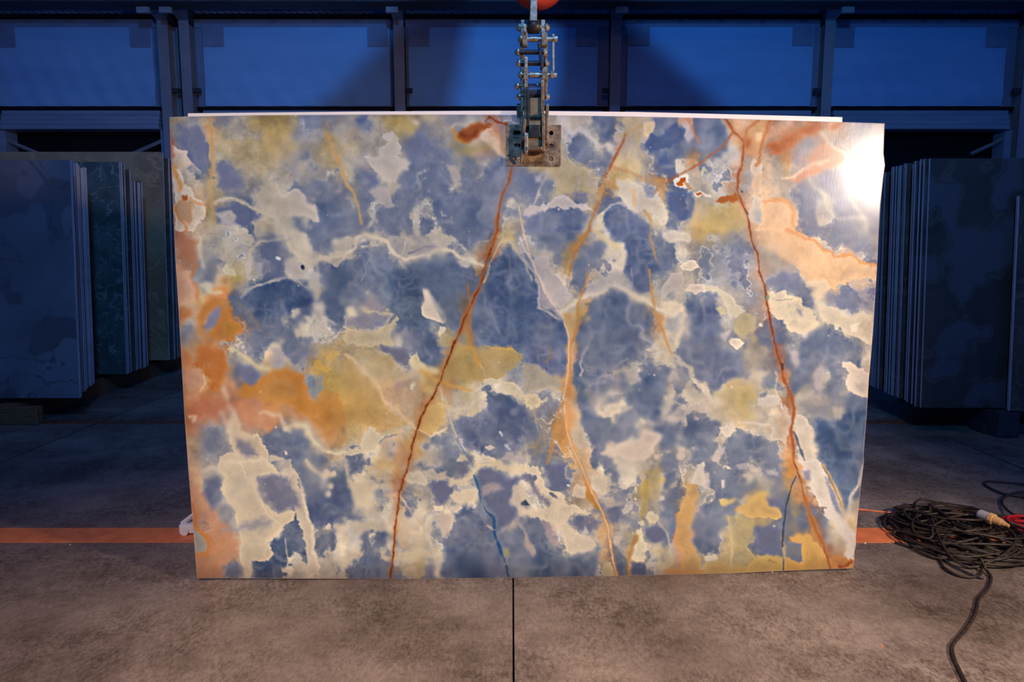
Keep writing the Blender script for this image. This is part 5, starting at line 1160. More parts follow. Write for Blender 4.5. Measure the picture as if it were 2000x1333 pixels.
def slab_obj(label, group, x0, x1, y, z0, h, th, face, edge, lean, name='cut_stone'):
    """a slab standing on its long edge and leaning back; local origin at the lower front edge"""
    bm = bmesh.new(); e = random.uniform(-.004, .004)
    add_box(bm, 0, x1 - x0, 0, th, 0, h + e)
    me = bpy.data.meshes.new(name); bmesh.ops.recalc_face_normals(bm, faces=bm.faces)
    for f in bm.faces: f.material_index = 0 if abs(f.normal.y) > .5 else 1
    bm.to_mesh(me); bm.free(); me.materials.append(face); me.materials.append(edge)
    o = bpy.data.objects.new(name, me); COL.objects.link(o); o.location = (x0, y, z0); o.rotation_euler = (-math.radians(lean), 0, 0)
    return tag(o, label, 'stone', group)
LEAN = 3.6
ORD = 'zeroth first second third fourth fifth sixth seventh eighth ninth tenth eleventh twelfth thirteenth fourteenth fifteenth sixteenth seventeenth eighteenth nineteenth'.split()
def stack(n, x_edge, side, y0, z0, h, faces, label, group, pitch=.027, th=.02, width=2.9, first=None, drift=0, hs=None):
    y = y0
    for i in range(n):
        jit = random.uniform(-.014, .014) if i else 0
        xe = x_edge + drift * i + jit
        x0, x1 = (xe - width, xe) if side < 0 else (xe, xe + width)
        hh = h + (random.uniform(-.012, .012) if i else 0) + (hs[i] if hs else 0)
        k = i if first else i + 1
        if first and i == 0: lb = first
        elif n > 2: lb = '%s slab edge in the %s' % (ORD[k], label)
        else: lb = label
        gp = None if (i == 0 and first) else group
        slab_obj(lb, gp, x0, x1, y, z0, hh, th, faces[min(i, len(faces) - 1)], EDGES[(i * 7) % 4], LEAN)
        y += pitch
    return y
ZB = .17
def seat(px, ptop, pbot, D):
    """edge x, lower z and height of a slab whose edge is at px with its ends at rows ptop / pbot, D metres away"""
    p = at_depth(px, pbot, D); t = at_depth(px, ptop, D + .125)
    return p.x, p.z, t.z - p.z
ZL = .207
def dof(py): 
    r = ray(1000, py); return (ZL - CAMH) / r.z * r.y
def pack(pa, pb, ra, rb, ptop, n, mat, label, group, side=-1, width=2.8):
    """n slabs; the lower corners run from pixel column pa, row ra (front) to pb, rb (back)"""
    Da, Db = dof(ra), dof(rb); x0, z0, hh = seat(pa, ptop, ra, Da); x1 = at_depth(pb, rb, Db).x
    stack(n, x0, side, Da, z0, hh, [mat], label, group, pitch=(Db - Da) / n, drift=(x1 - x0) / n, width=width)
D1 = dof(778)
xl, zl, hl = seat(155, 312, 778, D1)
stack(1, xl, -1, D1, zl, hl, [MARB], '', None, first='pale grey marble slab with dark cloudy veins, front of the left rack', width=3.3)
x, z, h = seat(157, 315, 776, D1 + .05)
stack(1, x, -1, D1 + .05, z, h, [MARB], 'second slab, its edge just showing behind the front marble on the left', None, width=3.2)
pack(161, 181, 766, 748, 317, 14, MARB, 'pale pack behind the front marble, counted from the marble', 'slabs packed behind the left front marble')
D2 = dof(731.5)
x2, z2, h2 = seat(247, 315, 731.5, D2)
stack(1, x2, -1, D2, z2, h2, [GREEN], '', None, first='dark green mottled slab behind the front marble pack on the left', width=2.6)
pack(250, 258, 730, 726.5, 316, 3, GREEN, 'thin pack behind the green slab, counted from the green slab', 'slabs behind the green slab')
x3, z3, h3 = seat(266, 330, 724, dof(724))
stack(1, x3, -1, dof(724), z3, h3, [DULL], '', None, first='low brown slab in the gap behind the green slab', width=1.2)
pack(269, 292, 722, 714.5, 352, 8, DULL, 'low pack right of the green slab, from the front', 'lower pack on the left')
D4 = dof(705)
x4, z4, h4 = seat(330, 296, 704, D4)
stack(1, x4, -1, D4, z4, h4, [BEIGE], '', None, first='tall beige onyx slab rising over the others at the back left', width=4.8)
pack(340, 354, 703, 694, 308, 8, DULL, 'last pack beside the backlit onyx, left, counted from the front', 'last pack on the left', width=2.2)
D5 = D4 + .35
# right rack
DR = dof(797)
xr, zr, hr = seat(1799, 309, 797, DR)
stack(1, xr, 1, DR, zr, hr, [ONYX2], '', None, first='dark onyx slab with pale rings and patches, front of the right rack', width=3.4)
stack(1, xr - .02, 1, DR + .035, zr, hr, [ONYX2], 'second slab, edge tight behind the ringed onyx on the right', None)
pack(1788, 1764, 791.5, 781.5, 312, 8, ONYX2, 'pack behind the ringed onyx, counted from that onyx', 'slabs packed behind the ringed onyx', 1)
pack(1755, 1724, 778, 764, 319, 10, DULL, 'middle pack of the right rack, counted from the front', 'middle pack on the right', 1)
pack(1716, 1699, 760, 753, 336, 7, DULL, 'rear pack of the right rack, counted from the front', 'rear pack on the right', 1)
xa = at_depth(1971, 797, DR - .09).x
slab_obj('lower dark slab leaning at the far right, in front of the ringed onyx', None, xa, xa + 2.5, DR - .10, zr - .004, at_depth(1985, 381, DR).z - zr, .02, DULL, EDGES[1], LEAN)
slab_obj('thin slab right behind the low dark slab at the far right', None, xa + .015, xa + 2.5, DR - .065, zr - .004, at_depth(1985, 381, DR).z - zr, .02, DULL, EDGES[0], LEAN)
# A-frame feet carrying the slabs
WOODM = noisy('rack_timber', (.16, .075, .03), (.26, .13, .055), 8, .7, stretch=(1, 6, 6))
RACKM = noisy('rack_steel', (.03, .03, .035), (.05, .05, .06), 8, .6)
for nm, lb, x0, x1, ya, yb, zt in (('slab_rack', 'steel slab rack with timber sleepers under the left slabs', -7.0, xl - .35, D1 - .02, D5 + .5, min(zl, .17)),
                                   ('slab_rack', 'dark steel slab rack under the right slabs', xr + .35, 6.7, DR - .14, DR + 1.2, zr)):
    r = empty(nm, ((x0 + x1) / 2, ya, 0)); tag(r, lb, 'rack', 'slab racks')
    del r['group']
    for i in range(3):
        xx = (x0 + x1) / 2 + (i - 1) * (x1 - x0) * .42
        boxpart('sleeper', r, WOODM if x0 < 0 else RACKM, xx - .08, xx + .08, ya, yb, .0, zt - .012, bevel=.006)
        if i != 1:
            boxpart('upright', r, RACKM, xx - .04, xx + .04, yb + .02, yb + .12, 0, 1.9)
    boxpart('crossbar', r, RACKM, x0, x1, yb + .03, yb + .11, 1.2, 1.28)
blk = boxpart('sleeper_end', empty('dummy'), WOODM, 0, .1, 0, .1, 0, .1); bpy.data.objects.remove(blk.parent); bpy.data.objects.remove(blk)
p0 = at_floor(78, 812); q0 = at_floor(0, 818)
bm = bmesh.new(); add_box(bm, q0.x - .5, at_depth(84, 800, 5.6).x, 5.52, 5.60, 0, .15)
tag(link('timber_beam', bm, WOODM, bevel=.008), 'brown timber beam lying on the floor under the front marble, far left', 'beam')
a = at_floor(1920, 848); bm = bmesh.new(); add_box(bm, a.x, a.x + 1.6, a.y, a.y + .16, 0, .075)
tag(link('steel_beam', bm, RACKM, bevel=.006), 'black steel beam on the floor in front of the right rack', 'beam')

# ---------------------------------------------------------------- the hanging onyx slab
ZS = .020
PA, PB = at_floor(384, 1130, ZS), at_floor(1667, 1110, ZS)
dirx = (PB - PA); dirx.z = 0; LEN = dirx.length; dirx.normalize(); nrm = Vector((dirx.y, -dirx.x, 0))   # nrm points to the camera
def on_slab(px, py, off=0.0):
    r = ray(px, py); o = Vector((0, 0, CAMH)); p0 = PA + nrm * off
    t = (p0 - o).dot(nrm) / r.dot(nrm)
    return o + r * t
TOP = [(331, 229), (367, 227.5), (500, 225), (700, 223.8), (1000, 223.5), (1240, 227.5), (1400, 231), (1640, 238.5), (1728, 241)]
BOT = [(384.5, 1130), (450, 1130), (600, 1131), (765, 1132), (1000, 1130), (1230, 1125.5), (1430, 1121), (1530, 1116), (1600, 1113), (1666, 1111)]
LEFT = [(331, 229), (335, 335), (342.5, 505), (352, 662), (360.5, 815), (367.5, 912), (378.7, 1050), (384.5, 1130)]
RIGHT = [(1728, 241), (1725.6, 299), (1728.5, 323), (1725, 347), (1719.6, 400), (1716, 460), (1712.4, 532), (1705, 648), (1699, 722), (1697, 740), (1692.7, 810), (1686, 895), (1687.5, 900), (1679.6, 965), (1673.8, 1025), (1671.6, 1049), (1672, 1066), (1668.5, 1078), (1668.6, 1095), (1666, 1111)]
def resample(pts, t):
    pts = np.array(pts, float); L = np.r_[0, np.cumsum(np.hypot(*np.diff(pts, axis=0).T))]; L /= L[-1]
    return np.stack([np.interp(t, L, pts[:, 0]), np.interp(t, L, pts[:, 1])], -1)
NX, NY = 930, 600
u = np.linspace(0, 1, NX); v = np.linspace(0, 1, NY)
T, Bt, Lf, Rt = resample(TOP, u), resample(BOT, u), resample(LEFT, v), resample(RIGHT, v)
jr = np.random.RandomState(3)
U, V = np.meshgrid(u, v); U = U[..., None]; V = V[..., None]
G = (1 - V) * T[None] + V * Bt[None] + (1 - U) * Lf[:, None] + U * Rt[:, None] - ((1 - U) * (1 - V) * T[0] + U * (1 - V) * T[-1] + (1 - U) * V * Bt[0] + U * V * Bt[-1])
DX = (G[..., 0] - 1000) / FPX; UU = (666.5 - G[..., 1]) / FPX
RX, RY, RZ = DX, CT + UU * ST, -ST + UU * CT
tt = ((PA.x) * nrm.x + (PA.y) * nrm.y) / (RX * nrm.x + RY * nrm.y)
XW, YW, ZW = RX * tt, RY * tt, CAMH + RZ * tt
img = paint_slab()
colr = bilin(img, G[..., 0] - SX0, G[..., 1] - SY0) / 255.0
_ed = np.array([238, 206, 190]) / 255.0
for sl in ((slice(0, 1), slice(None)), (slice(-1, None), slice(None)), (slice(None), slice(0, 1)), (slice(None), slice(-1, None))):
    colr[sl] = colr[sl] * .25 + _ed * .75        # bright line of the bevelled arris, painted into the colour all round
colr = np.where(colr <= .04045, colr / 12.92, ((colr + .055) / 1.055) ** 2.4)
slab = empty('backlit_onyx', PA)
TH = .02
verts = np.stack([XW - PA.x, YW - PA.y, ZW - PA.z], -1).reshape(-1, 3).astype(np.float32)
nf = NX * NY
idx = np.arange(nf).reshape(NY, NX)
quads = np.stack([idx[:-1, :-1], idx[1:, :-1], idx[1:, 1:], idx[:-1, 1:]], -1).reshape(-1, 4)
rim = np.concatenate([idx[0, :], idx[1:, -1], idx[-1, -2::-1], idx[-2:0:-1, 0]])
rv = verts[rim] - np.array([nrm.x, nrm.y, 0], np.float32) * TH
nr = len(rim); ri = nf + np.arange(nr); nxt = np.roll(np.arange(nr), -1)
side = np.stack([rim, rim[nxt], ri[nxt], ri], -1)
side = side[:, ::-1]
allv = np.concatenate([verts, rv]).astype(np.float32)
allq = np.concatenate([quads, side[:, ::-1]]).astype(np.int32)
me = bpy.data.meshes.new('polished_face')
me.vertices.add(len(allv)); me.vertices.foreach_set('co', allv.ravel())
me.loops.add(allq.size); me.loops.foreach_set('vertex_index', allq.ravel())
me.polygons.add(len(allq)); me.polygons.foreach_set('loop_start', np.arange(0, allq.size, 4, dtype=np.int32)); me.polygons.foreach_set('loop_total', np.full(len(allq), 4, np.int32))
me.update(calc_edges=True)
at_ = me.color_attributes.new('stone_pattern', 'FLOAT_COLOR', 'POINT')
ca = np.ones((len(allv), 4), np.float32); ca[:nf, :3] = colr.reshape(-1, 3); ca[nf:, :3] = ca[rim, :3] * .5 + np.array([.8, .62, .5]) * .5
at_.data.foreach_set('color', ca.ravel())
face_o = bpy.data.objects.new('polished_face', me); COL.objects.link(face_o); face_o.parent = slab

def onyx_mat():
    m, N, L, P = new_mat('translucent_onyx')
    out = N['Material Output']
    at = N.new('ShaderNodeVertexColor'); at.layer_name = 'stone_pattern'
    tc = N.new('ShaderNodeTexCoord'); n = N.new('ShaderNodeTexNoise'); n.inputs['Scale'].default_value = 160; n.inputs['Detail'].default_value = 5
    L.new(tc.outputs['Object'], n.inputs['Vector'])
    mr = N.new('ShaderNodeMapRange'); mr.inputs[3].default_value = .88; mr.inputs[4].default_value = 1.12; L.new(n.outputs['Fac'], mr.inputs[0])
    mx = N.new('ShaderNodeVectorMath'); mx.operation = 'SCALE'; L.new(at.outputs[0], mx.inputs[0]); L.new(mr.outputs[0], mx.inputs[3])
    tr = N.new('ShaderNodeBsdfTranslucent'); L.new(mx.outputs[0], tr.inputs[0])
    L.new(mx.outputs[0], P.inputs['Base Color']); P.inputs['Roughness'].default_value = .22
    # fine polishing scratches
    mp = N.new('ShaderNodeMapping'); mp.inputs['Scale'].default_value = (1, 1, .12); mp.inputs['Rotation'].default_value = (0, .35, 0)
    L.new(tc.outputs['Object'], mp.inputs[0]); n2 = N.new('ShaderNodeTexNoise'); n2.inputs['Scale'].default_value = 240; n2.inputs['Detail'].default_value = 4; L.new(mp.outputs[0], n2.inputs['Vector'])
    r2 = N.new('ShaderNodeMapRange'); r2.inputs[3].default_value = .14; r2.inputs[4].default_value = .36; L.new(n2.outputs['Fac'], r2.inputs[0]); L.new(r2.outputs[0], P.inputs['Roughness'])
    b = N.new('ShaderNodeBump'); b.inputs['Strength'].default_value = .06; b.inputs['Distance'].default_value = .002; L.new(n2.outputs['Fac'], b.inputs['Height']); L.new(b.outputs[0], P.inputs['Normal'])
    P.inputs['Specular IOR Level'].default_value = .5; P.inputs['Coat Weight'].default_value = .9; P.inputs['Coat Roughness'].default_value = .13; P.inputs['Coat IOR'].default_value = 1.6
    ms = N.new('ShaderNodeMixShader'); ms.inputs[0].default_value = .5
    L.new(P.outputs[0], ms.inputs[1]); L.new(tr.outputs[0], ms.inputs[2]); L.new(ms.outputs[0], out.inputs['Surface'])
    return m
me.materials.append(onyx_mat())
tag(slab, 'huge backlit blue onyx slab with rust veins hanging from the clamp', 'onyx')

# ---------------------------------------------------------------- light panel on a trolley behind it
def behind(px, py, off): return on_slab(px, py, -off)
panel = empty('light_panel', behind(1000, 1128, .09)); panel.location.z = 0
tag(panel, 'white framed light panel standing behind the blue onyx slab', 'light panel')
def plank(bm, a, b, c, d, off0, off1):
    """box between four slab-plane pixel corners at two depths behind the slab"""
    f = [behind(*p, off0) for p in (a, b, c, d)]; q = [p - nrm * (off1 - off0) for p in f]
    va = [bm.verts.new(p) for p in f]; vb = [bm.verts.new(p) for p in q]
    bm.faces.new(va); bm.faces.new(vb[::-1])
    for i in range(4): bm.faces.new((va[(i + 1) % 4], va[i], vb[i], vb[(i + 1) % 4]))
FRM = noisy('white_lacquer', (.80, .76, .72), (.90, .86, .82), 14, .35)
RIMM = bpy.data.materials.new('white_rail_added_glow'); RIMM.use_nodes = True  # white top rail; added emission stands in for light falling on it
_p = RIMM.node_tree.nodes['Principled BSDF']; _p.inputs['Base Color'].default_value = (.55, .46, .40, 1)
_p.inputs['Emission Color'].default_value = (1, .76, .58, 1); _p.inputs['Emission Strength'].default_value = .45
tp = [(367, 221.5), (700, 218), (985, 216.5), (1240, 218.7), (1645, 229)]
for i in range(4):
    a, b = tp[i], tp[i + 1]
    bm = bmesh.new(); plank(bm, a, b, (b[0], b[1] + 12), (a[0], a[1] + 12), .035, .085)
    part('top_rail_glow', bm, RIMM, panel)
gl = bpy.data.materials.new('lit_diffuser'); gl.use_nodes = True
nt = gl.node_tree; nt.nodes.remove(nt.nodes['Principled BSDF']); em = nt.nodes.new('ShaderNodeEmission')
em.inputs[0].default_value = (1.0, .95, .88, 1); em.inputs[1].default_value = 1.12; nt.links.new(em.outputs[0], nt.nodes['Material Output'].inputs[0])
bm = bmesh.new()
pl = [(345, 236), (1000, 231), (1713, 246), (1655, 1085), (1000, 1100), (396, 1100)]
bm.faces.new([bm.verts.new(behind(*p, .045)) for p in pl])
part('diffuser', bm, gl, panel)
bm = bmesh.new(); plank(bm, (370, 240), (1700, 245), (1652, 1080), (400, 1095), .06, .085); part('back_sheet', bm, FRM, panel)
# trolley foot that peeps out on the left
f0 = at_floor(350, 1046)
def foot(xs, yy):
    bm = bmesh.new(); add_box(bm, xs, xs + .42, yy, yy + .05, .008, .052); part('foot_bar', bm, FRM, panel, bevel=.004)
    bm = bmesh.new(); a = Vector((xs + .004, yy + .025, .05)); b = Vector((xs + .19, yy + .025, .19))
    add_tube(bm, [a, b], .011, 4); part('brace', bm, FRM, panel)
    bm = bmesh.new(); add_cyl(bm, (xs + .03, yy - .012, .022), (xs + .03, yy - .001, .022), .021, 14); part('caster', bm, FRM, panel)
    bm = bmesh.new(); add_box(bm, xs + .39, xs + .43, yy - .40, yy + .05, .008, .05); part('foot_rail', bm, FRM, panel)
foot(f0.x, f0.y)

# ---------------------------------------------------------------- slab clamp (scissor leaf-chain grab)
STEEL = noisy('greasy_steel', (.14, .075, .028), (.48, .29, .13), 38, .40, .4, bump=.2)
STEEL2 = noisy('bright_worn_steel', (.24, .16, .09), (.60, .46, .30), 50, .38, .45)
DKST = noisy('dark_oily_steel', (.03, .022, .016), (.08, .06, .045), 40, .45, .6)
PLATE = noisy('mottled_plate', (.12, .06, .025), (.52, .33, .155), 30, .45, .25, bump=.25, detail=8)
OLIVE = noisy('olive_block', (.16, .105, .04), (.34, .24, .10), 20, .6, .1)
def K(vx, vy, off=.0): return on_slab(900 + vx / 3.92, vy / 3.92, off)
clamp = empty('slab_clamp', K(556, 1272, .03)); tag(clamp, 'greasy steel slab clamp with linked side plates gripping the onyx top', 'clamp')
def kbox(name, x0, y0, x1, y1, o0, o1, mat, bev=.0015, tl=0, bl=0, tr=0, br=0):
    """bar drawn in clamp view units (x right, y down), from depth o0 to o1 in front of the stone; corner shifts make tapers"""
    bm = bmesh.new(); P4 = [(x0 + tl, y0), (x1 + tr, y0), (x1 + br, y1), (x0 + bl, y1)]
    om = (o0 + o1) / 2
    f = [K(*p, om) + nrm * (o1 - om) for p in P4]; q = [K(*p, om) - nrm * (om - o0) for p in P4]
    va = [bm.verts.new(p) for p in f]; vb = [bm.verts.new(p) for p in q]
    bm.faces.new(va); bm.faces.new(vb[::-1])
    for i in range(4): bm.faces.new((va[(i + 1) % 4], va[i], vb[i], vb[(i + 1) % 4]))
    return part(name, bm, mat, clamp, bevel=bev)
def kpin(name, x0, x1, y, off, r, mat, seg=14):
    bm = bmesh.new(); add_cyl(bm, K(x0, y, off), K(x1, y, off), r, seg); return part(name, bm, mat, clamp, smooth=False)
U1 = (K(200, 600) - K(100, 600)).length / 100       # metres per view unit
# base plate with real holes: 2-D curve with inner rings
cu = bpy.data.curves.new('plate', 'CURVE'); cu.dimensions = '2D'; cu.fill_mode = 'BOTH'; cu.extrude = .006; cu.bevel_depth = .0012
def ring(pts):
    s = cu.splines.new('POLY'); s.points.add(len(pts) - 1); s.use_cyclic_u = True
    for p, q in zip(s.points, pts): p.co = (q[0] * U1, -q[1] * U1, 0, 1)
ring([(345, 968), (352, 963), (762, 963), (768, 970), (765, 1266), (758, 1272), (352, 1268), (346, 1260)])
for cx, cy, r, wd in ((430, 1021, 17, 14), (692, 1022, 19, 0), (432, 1117, 17, 8), (691, 1118, 18, 0), (407, 1215, 18, 0), (693, 1216, 17, 0)):
    ring([(cx + wd * (1 if math.cos(t) > 0 else -1) + r * math.cos(t), cy + r * math.sin(t)) for t in [2 * math.pi * i / 18 for i in range(18)]])
tmp = bpy.data.objects.new('tmp', cu); me2 = bpy.data.meshes.new_from_object(tmp); bpy.data.objects.remove(tmp)
pm = bpy.data.objects.new('jaw_plate', me2); COL.objects.link(pm); me2.materials.append(PLATE); pm.parent = clamp
# orient: local x along the slab, local y up, local z towards the camera
R3 = Matrix((( dirx.x, 0, nrm.x), (dirx.y, 0, nrm.y), (0, 1, 0))).to_4x4()
org = K(0, 0, .012)
ref = K(556, 1120, .012); loc = Vector((556 * U1, -1120 * U1, 0))
pm.matrix_parent_inverse = Matrix.Identity(4)
pm.matrix_local = Matrix.Translation(-Vector(clamp.location)) @ Matrix.Translation(ref - (R3 @ loc)) @ R3
kbox('rubber_pad', 352, 975, 760, 1264, .0005, .004, DKST)
for cx, cy in ((407, 1215), (693, 1216), (432, 1117), (691, 1118)):
    bm = bmesh.new(); add_cyl(bm, K(cx, cy, .004), K(cx, cy, .015 if cy > 1200 else .010), 13 * U1, 6)
    part('bolt', bm, STEEL2, clamp, bevel=.0006)
# U-bracket on the plate: dark wedge above, pale jaw below
kbox('wedge', 536, 968, 600, 1062, .018, .07, DKST, tl=6, bl=-22, tr=-6, br=12)
kbox('jaw_block', 512, 1062, 612, 1130, .018, .06, OLIVE)
kbox('jaw_lip', 500, 1132, 618, 1158, .018, .075, STEEL)
kbox('centre_block', 524, 762, 612, 912, -.035, .03, OLIVE, .003)
kbox('centre_foot', 528, 905, 614, 924, -.03, .028, DKST)
kpin('barrel', 512, 622, 700, .0, 55 * U1, noisy('blue_grey_barrel', (.03, .035, .06), (.06, .07, .11), 12, .45, .5), 20)
# four rows of side plates, inner and outer, front and rear
def leaf(x0, x1, ya, yb, off, mat=STEEL, lean=0, w=.018):
    """side plate: rounded bar seen edge-on"""
    bm = bmesh.new(); n = 10; pts = []
    L0 = (yb - ya) * U1; hw = w
    prof = [(hw * math.sin(math.pi * i / n), hw - hw * math.cos(math.pi * i / n) - hw) for i in range(n + 1)]
    o0 = K((x0 + x1) / 2, (ya + yb) / 2, off); up = Vector((0, 0, 1)); hx = (x1 - x0) * U1 / 2
    outline = [(-hw * math.cos(math.pi * i / n), L0 / 2 + hw * .6 * math.sin(math.pi * i / n)) for i in range(n + 1)] + [(hw * math.cos(math.pi * i / n), -L0 / 2 - hw * .6 * math.sin(math.pi * i / n)) for i in range(n + 1)]
    a = [bm.verts.new(o0 + nrm * p[0] + up * p[1] - dirx * hx + dirx * lean * U1 * (p[1] / L0)) for p in outline]
    b = [bm.verts.new(o0 + nrm * p[0] + up * p[1] + dirx * hx + dirx * lean * U1 * (p[1] / L0)) for p in outline]
    bm.faces.new(a); bm.faces.new(b[::-1]); m = len(outline)
    for i in range(m): bm.faces.new((a[(i + 1) % m], a[i], b[i], b[(i + 1) % m]))
    return part('side_plate', bm, mat, clamp, bevel=.0012)
rows = [210, 300, 400, 485, 575, 660, 740]
leaf(460, 486, 175, 300, .0, STEEL2, 0, .016); leaf(612, 642, 175, 300, .0, STEEL2, 0, .016)
leaf(478, 500, 200, 240, .03, STEEL2, 0, .012)
leaf(470, 508, 265, 345, .012, STEEL, 0, .014); leaf(616, 660, 265, 345, .012, STEEL, 0, .014)
leaf(458, 484, 330, 500, -.02, STEEL, -8); leaf(640, 660, 330, 500, -.02, STEEL, 6)
leaf(486, 510, 450, 520, .02, STEEL2, 0, .012); leaf(600, 624, 350, 520, .015, DKST, -22, .012)
leaf(458, 480, 500, 700, -.01, STEEL, 0); leaf(620, 662, 530, 600, .012, STEEL, 0, .014)
leaf(478, 512, 540, 610, .015, STEEL, 0, .014); leaf(642, 662, 590, 730, -.01, STEEL, 4)
leaf(484, 508, 640, 960, .02, STEEL, 0, .02); leaf(610, 636, 640, 960, .02, STEEL, 0, .02)
leaf(456, 478, 690, 960, -.005, STEEL, 8, .02); leaf(500, 522, 690, 960, .03, DKST, -6, .016)
leaf(428, 456, 820, 905, -.02, noisy('brown_lug', (.10, .05, .03), (.18, .10, .06), 20, .5, .4), 0, .02)
leaf(646, 668, 820, 1090, .02, STEEL, 4, .02); leaf(618, 642, 900, 1150, .05, STEEL, -2, .022)
leaf(486, 512, 1040, 1165, .05, STEEL2, 0, .02); leaf(472, 494, 930, 1060, .045, STEEL, 12, .016)
leaf(640, 654, 900, 1060, .045, DKST, 0, .016)
for yv, a, b, m, r in ((210, 434, 672, STEEL, .009), (300, 446, 735, STEEL2, .0085), (400, 424, 655, DKST, .009), (485, 432, 668, DKST, .0095), (575, 446, 735, STEEL2, .0085), (660, 420, 600, STEEL, .008), (740, 434, 672, DKST, .008)):
    kpin('pin', a, b, yv, .008, r, m)
    xs = [(a - 2, 1)] + ([(b + 2, -1)] if b < 700 else [])
    for xx, s in xs:
        bm = bmesh.new(); c = K(xx + 24 * s, yv, .008); add_tube(bm, [c, c - dirx * s * .006, c - dirx * s * .012, c - dirx * s * .016], .012, 12, radii=[.0155, .015, .011, .006])
        part('nut', bm, STEEL2, clamp)
bm = bmesh.new(); c = K(686, 575, .008); add_tube(bm, [c, c + dirx * .012], .015, 6); part('nut', bm, STEEL2, clamp)
bm = bmesh.new(); c = K(560, 300, .008); add_cyl(bm, c - dirx * .016, c + dirx * .016, .0115, 14); part('spacer', bm, STEEL2, clamp)
bm = bmesh.new(); c = K(565, 575, .008); add_cyl(bm, c - dirx * .020, c + dirx * .020, .0115, 14); part('spacer', bm, STEEL2, clamp)
kbox('lever', 697, 262, 716, 548, .0, .012, STEEL2, .002)
bm = bmesh.new(); c = K(712, 300, .008); add_tube(bm, [c, c + dirx * .014], .012, 12); part('nut', bm, STEEL2, clamp)
bm = bmesh.new(); add_cyl(bm, K(464, 1164, .06), K(464, 1250, .04), .0045, 10); part('locking_pin', bm, STEEL2, clamp)
bm = bmesh.new(); add_cyl(bm, K(480, 1240, .02), K(482, 1256, .02), .003, 8); part('cotter', bm, DKST, clamp)

# hoist hook with red block
hook = empty('hoist_hook', K(558, 0, .0)); tag(hook, 'steel hoist strap below a red round hook block, above the clamp', 'hoist hook')
RED = noisy('red_paint', (.42, .035, .02), (.62, .06, .03), 10, .38, bump=.1)
bm = bmesh.new(); c = K(590, -163, -.03); rr = 218 * U1
add_tube(bm, [c + nrm * y_ for y_ in (.05, .045, .02, -.02, -.045, -.05)], rr, 48, radii=[rr * .80, rr * .93, rr, rr, rr * .93, rr * .8])
part('red_block', bm, RED, hook, smooth=True)
for nm, x0, x1, ya, yb, o0, o1, mt in (('strap', 530, 584, -120, 186, .018, .036, STEEL2), ('strap_edge', 526, 531, -60, 186, .014, .038, DKST)):
    bm = bmesh.new()
    f = [K(*p, o1) for p in ((x0 + (6 if nm == 'strap' else 6), ya), (x1, ya), (x1, yb), (x0, yb))]; q = [p - nrm * (o1 - o0) for p in f]
    va = [bm.verts.new(p) for p in f]; vb = [bm.verts.new(p) for p in q]; bm.faces.new(va); bm.faces.new(vb[::-1])
    for i in range(4): bm.faces.new((va[(i + 1) % 4], va[i], vb[i], vb[(i + 1) % 4]))
    part(nm, bm, mt, hook, bevel=.001)
bm = bmesh.new(); c = K(557, 205, .018)
add_tube(bm, [c + dirx * s for s in (-.024, -.02, .02, .024)], .03, 18, radii=[.020, .026, .026, .020]); part('shackle_eye', bm, DKST, hook, smooth=True)

# ---------------------------------------------------------------- cables on the floor
RUB = noisy('black_rubber_cable', (.012, .009, .006), (.045, .031, .019), 60, .5, spec=.4)
RUB2 = noisy('black_cable_plain', (.015, .015, .02), (.035, .033, .036), 60, .45, spec=.5)
REDC = noisy('red_cable', (.45, .01, .02), (.62, .03, .04), 30, .4)
ORC = noisy('orange_cord', (.60, .14, .06), (.75, .22, .10), 30, .5)
def smooth_path(pts, n=8):
    pts = [Vector(p) for p in pts]; out = []
    for i in range(len(pts) - 1):
        p0, p1, p2, p3 = pts[max(i - 1, 0)], pts[i], pts[i + 1], pts[min(i + 2, len(pts) - 1)]
        for k in range(n):
            t = k / n
            out.append(.5 * ((2 * p1) + (-p0 + p2) * t + (2 * p0 - 5 * p1 + 4 * p2 - p3) * t * t + (-p0 + 3 * p1 - 3 * p2 + p3) * t ** 3))
    out.append(pts[-1]); return out
def cable(name, pts, r, mat, label, seg=8, n=8, cat='cable'):
    bm = bmesh.new(); add_tube(bm, smooth_path(pts, n), r, seg)
    o = link(name, bm, mat, smooth=True); return tag(o, label, cat)
C0 = at_floor(1885, 1052)
rnd = random.Random(11)
cx, cy = C0.x, C0.y; pts = []
RX_, RY_ = .375, .42
loops = 33; ang = 2.4; tx, ty = 0, 0; z = .009
for L_ in range(loops):
    q = L_ / loops
    rx = RX_ * rnd.uniform(.42, 1.0); ry = RY_ * rnd.uniform(.34, .9)
    if L_ % 9 == 4: rx, ry = RX_ * rnd.uniform(.3, .5), RY_ * rnd.uniform(.35, .5)
    ox = rnd.uniform(-1, 1) * (RX_ - rx) * 1.0; oy = rnd.uniform(-1, 1) * (RY_ - ry) * .7
    rot = rnd.uniform(-.9, .9); m = 13
    for k in range(m):
        ang += 2 * math.pi / m
        f = k / m
        ex, ey = rx * math.cos(ang) * (1 + .08 * math.sin(3 * ang + L_)), ry * math.sin(ang) * (1 + .08 * math.cos(2 * ang + L_ * 2))
        X_, Y_ = ox + ex * math.cos(rot) - ey * math.sin(rot), oy + ex * math.sin(rot) + ey * math.cos(rot)
        tx += (X_ - tx) * .6; ty += (Y_ - ty) * .6
        rad = math.hypot(tx / RX_, ty / RY_)
        hz = .010 + .10 * q * max(0, 1.02 - rad ** 2.2) + .012 * abs(math.sin(ang * 1.7 + L_)) * (rad < .95)
        pts.append(Vector((cx + tx, cy + ty, max(.009, hz))))
def fp(px, py, z=.009): return at_floor(px, py, z)
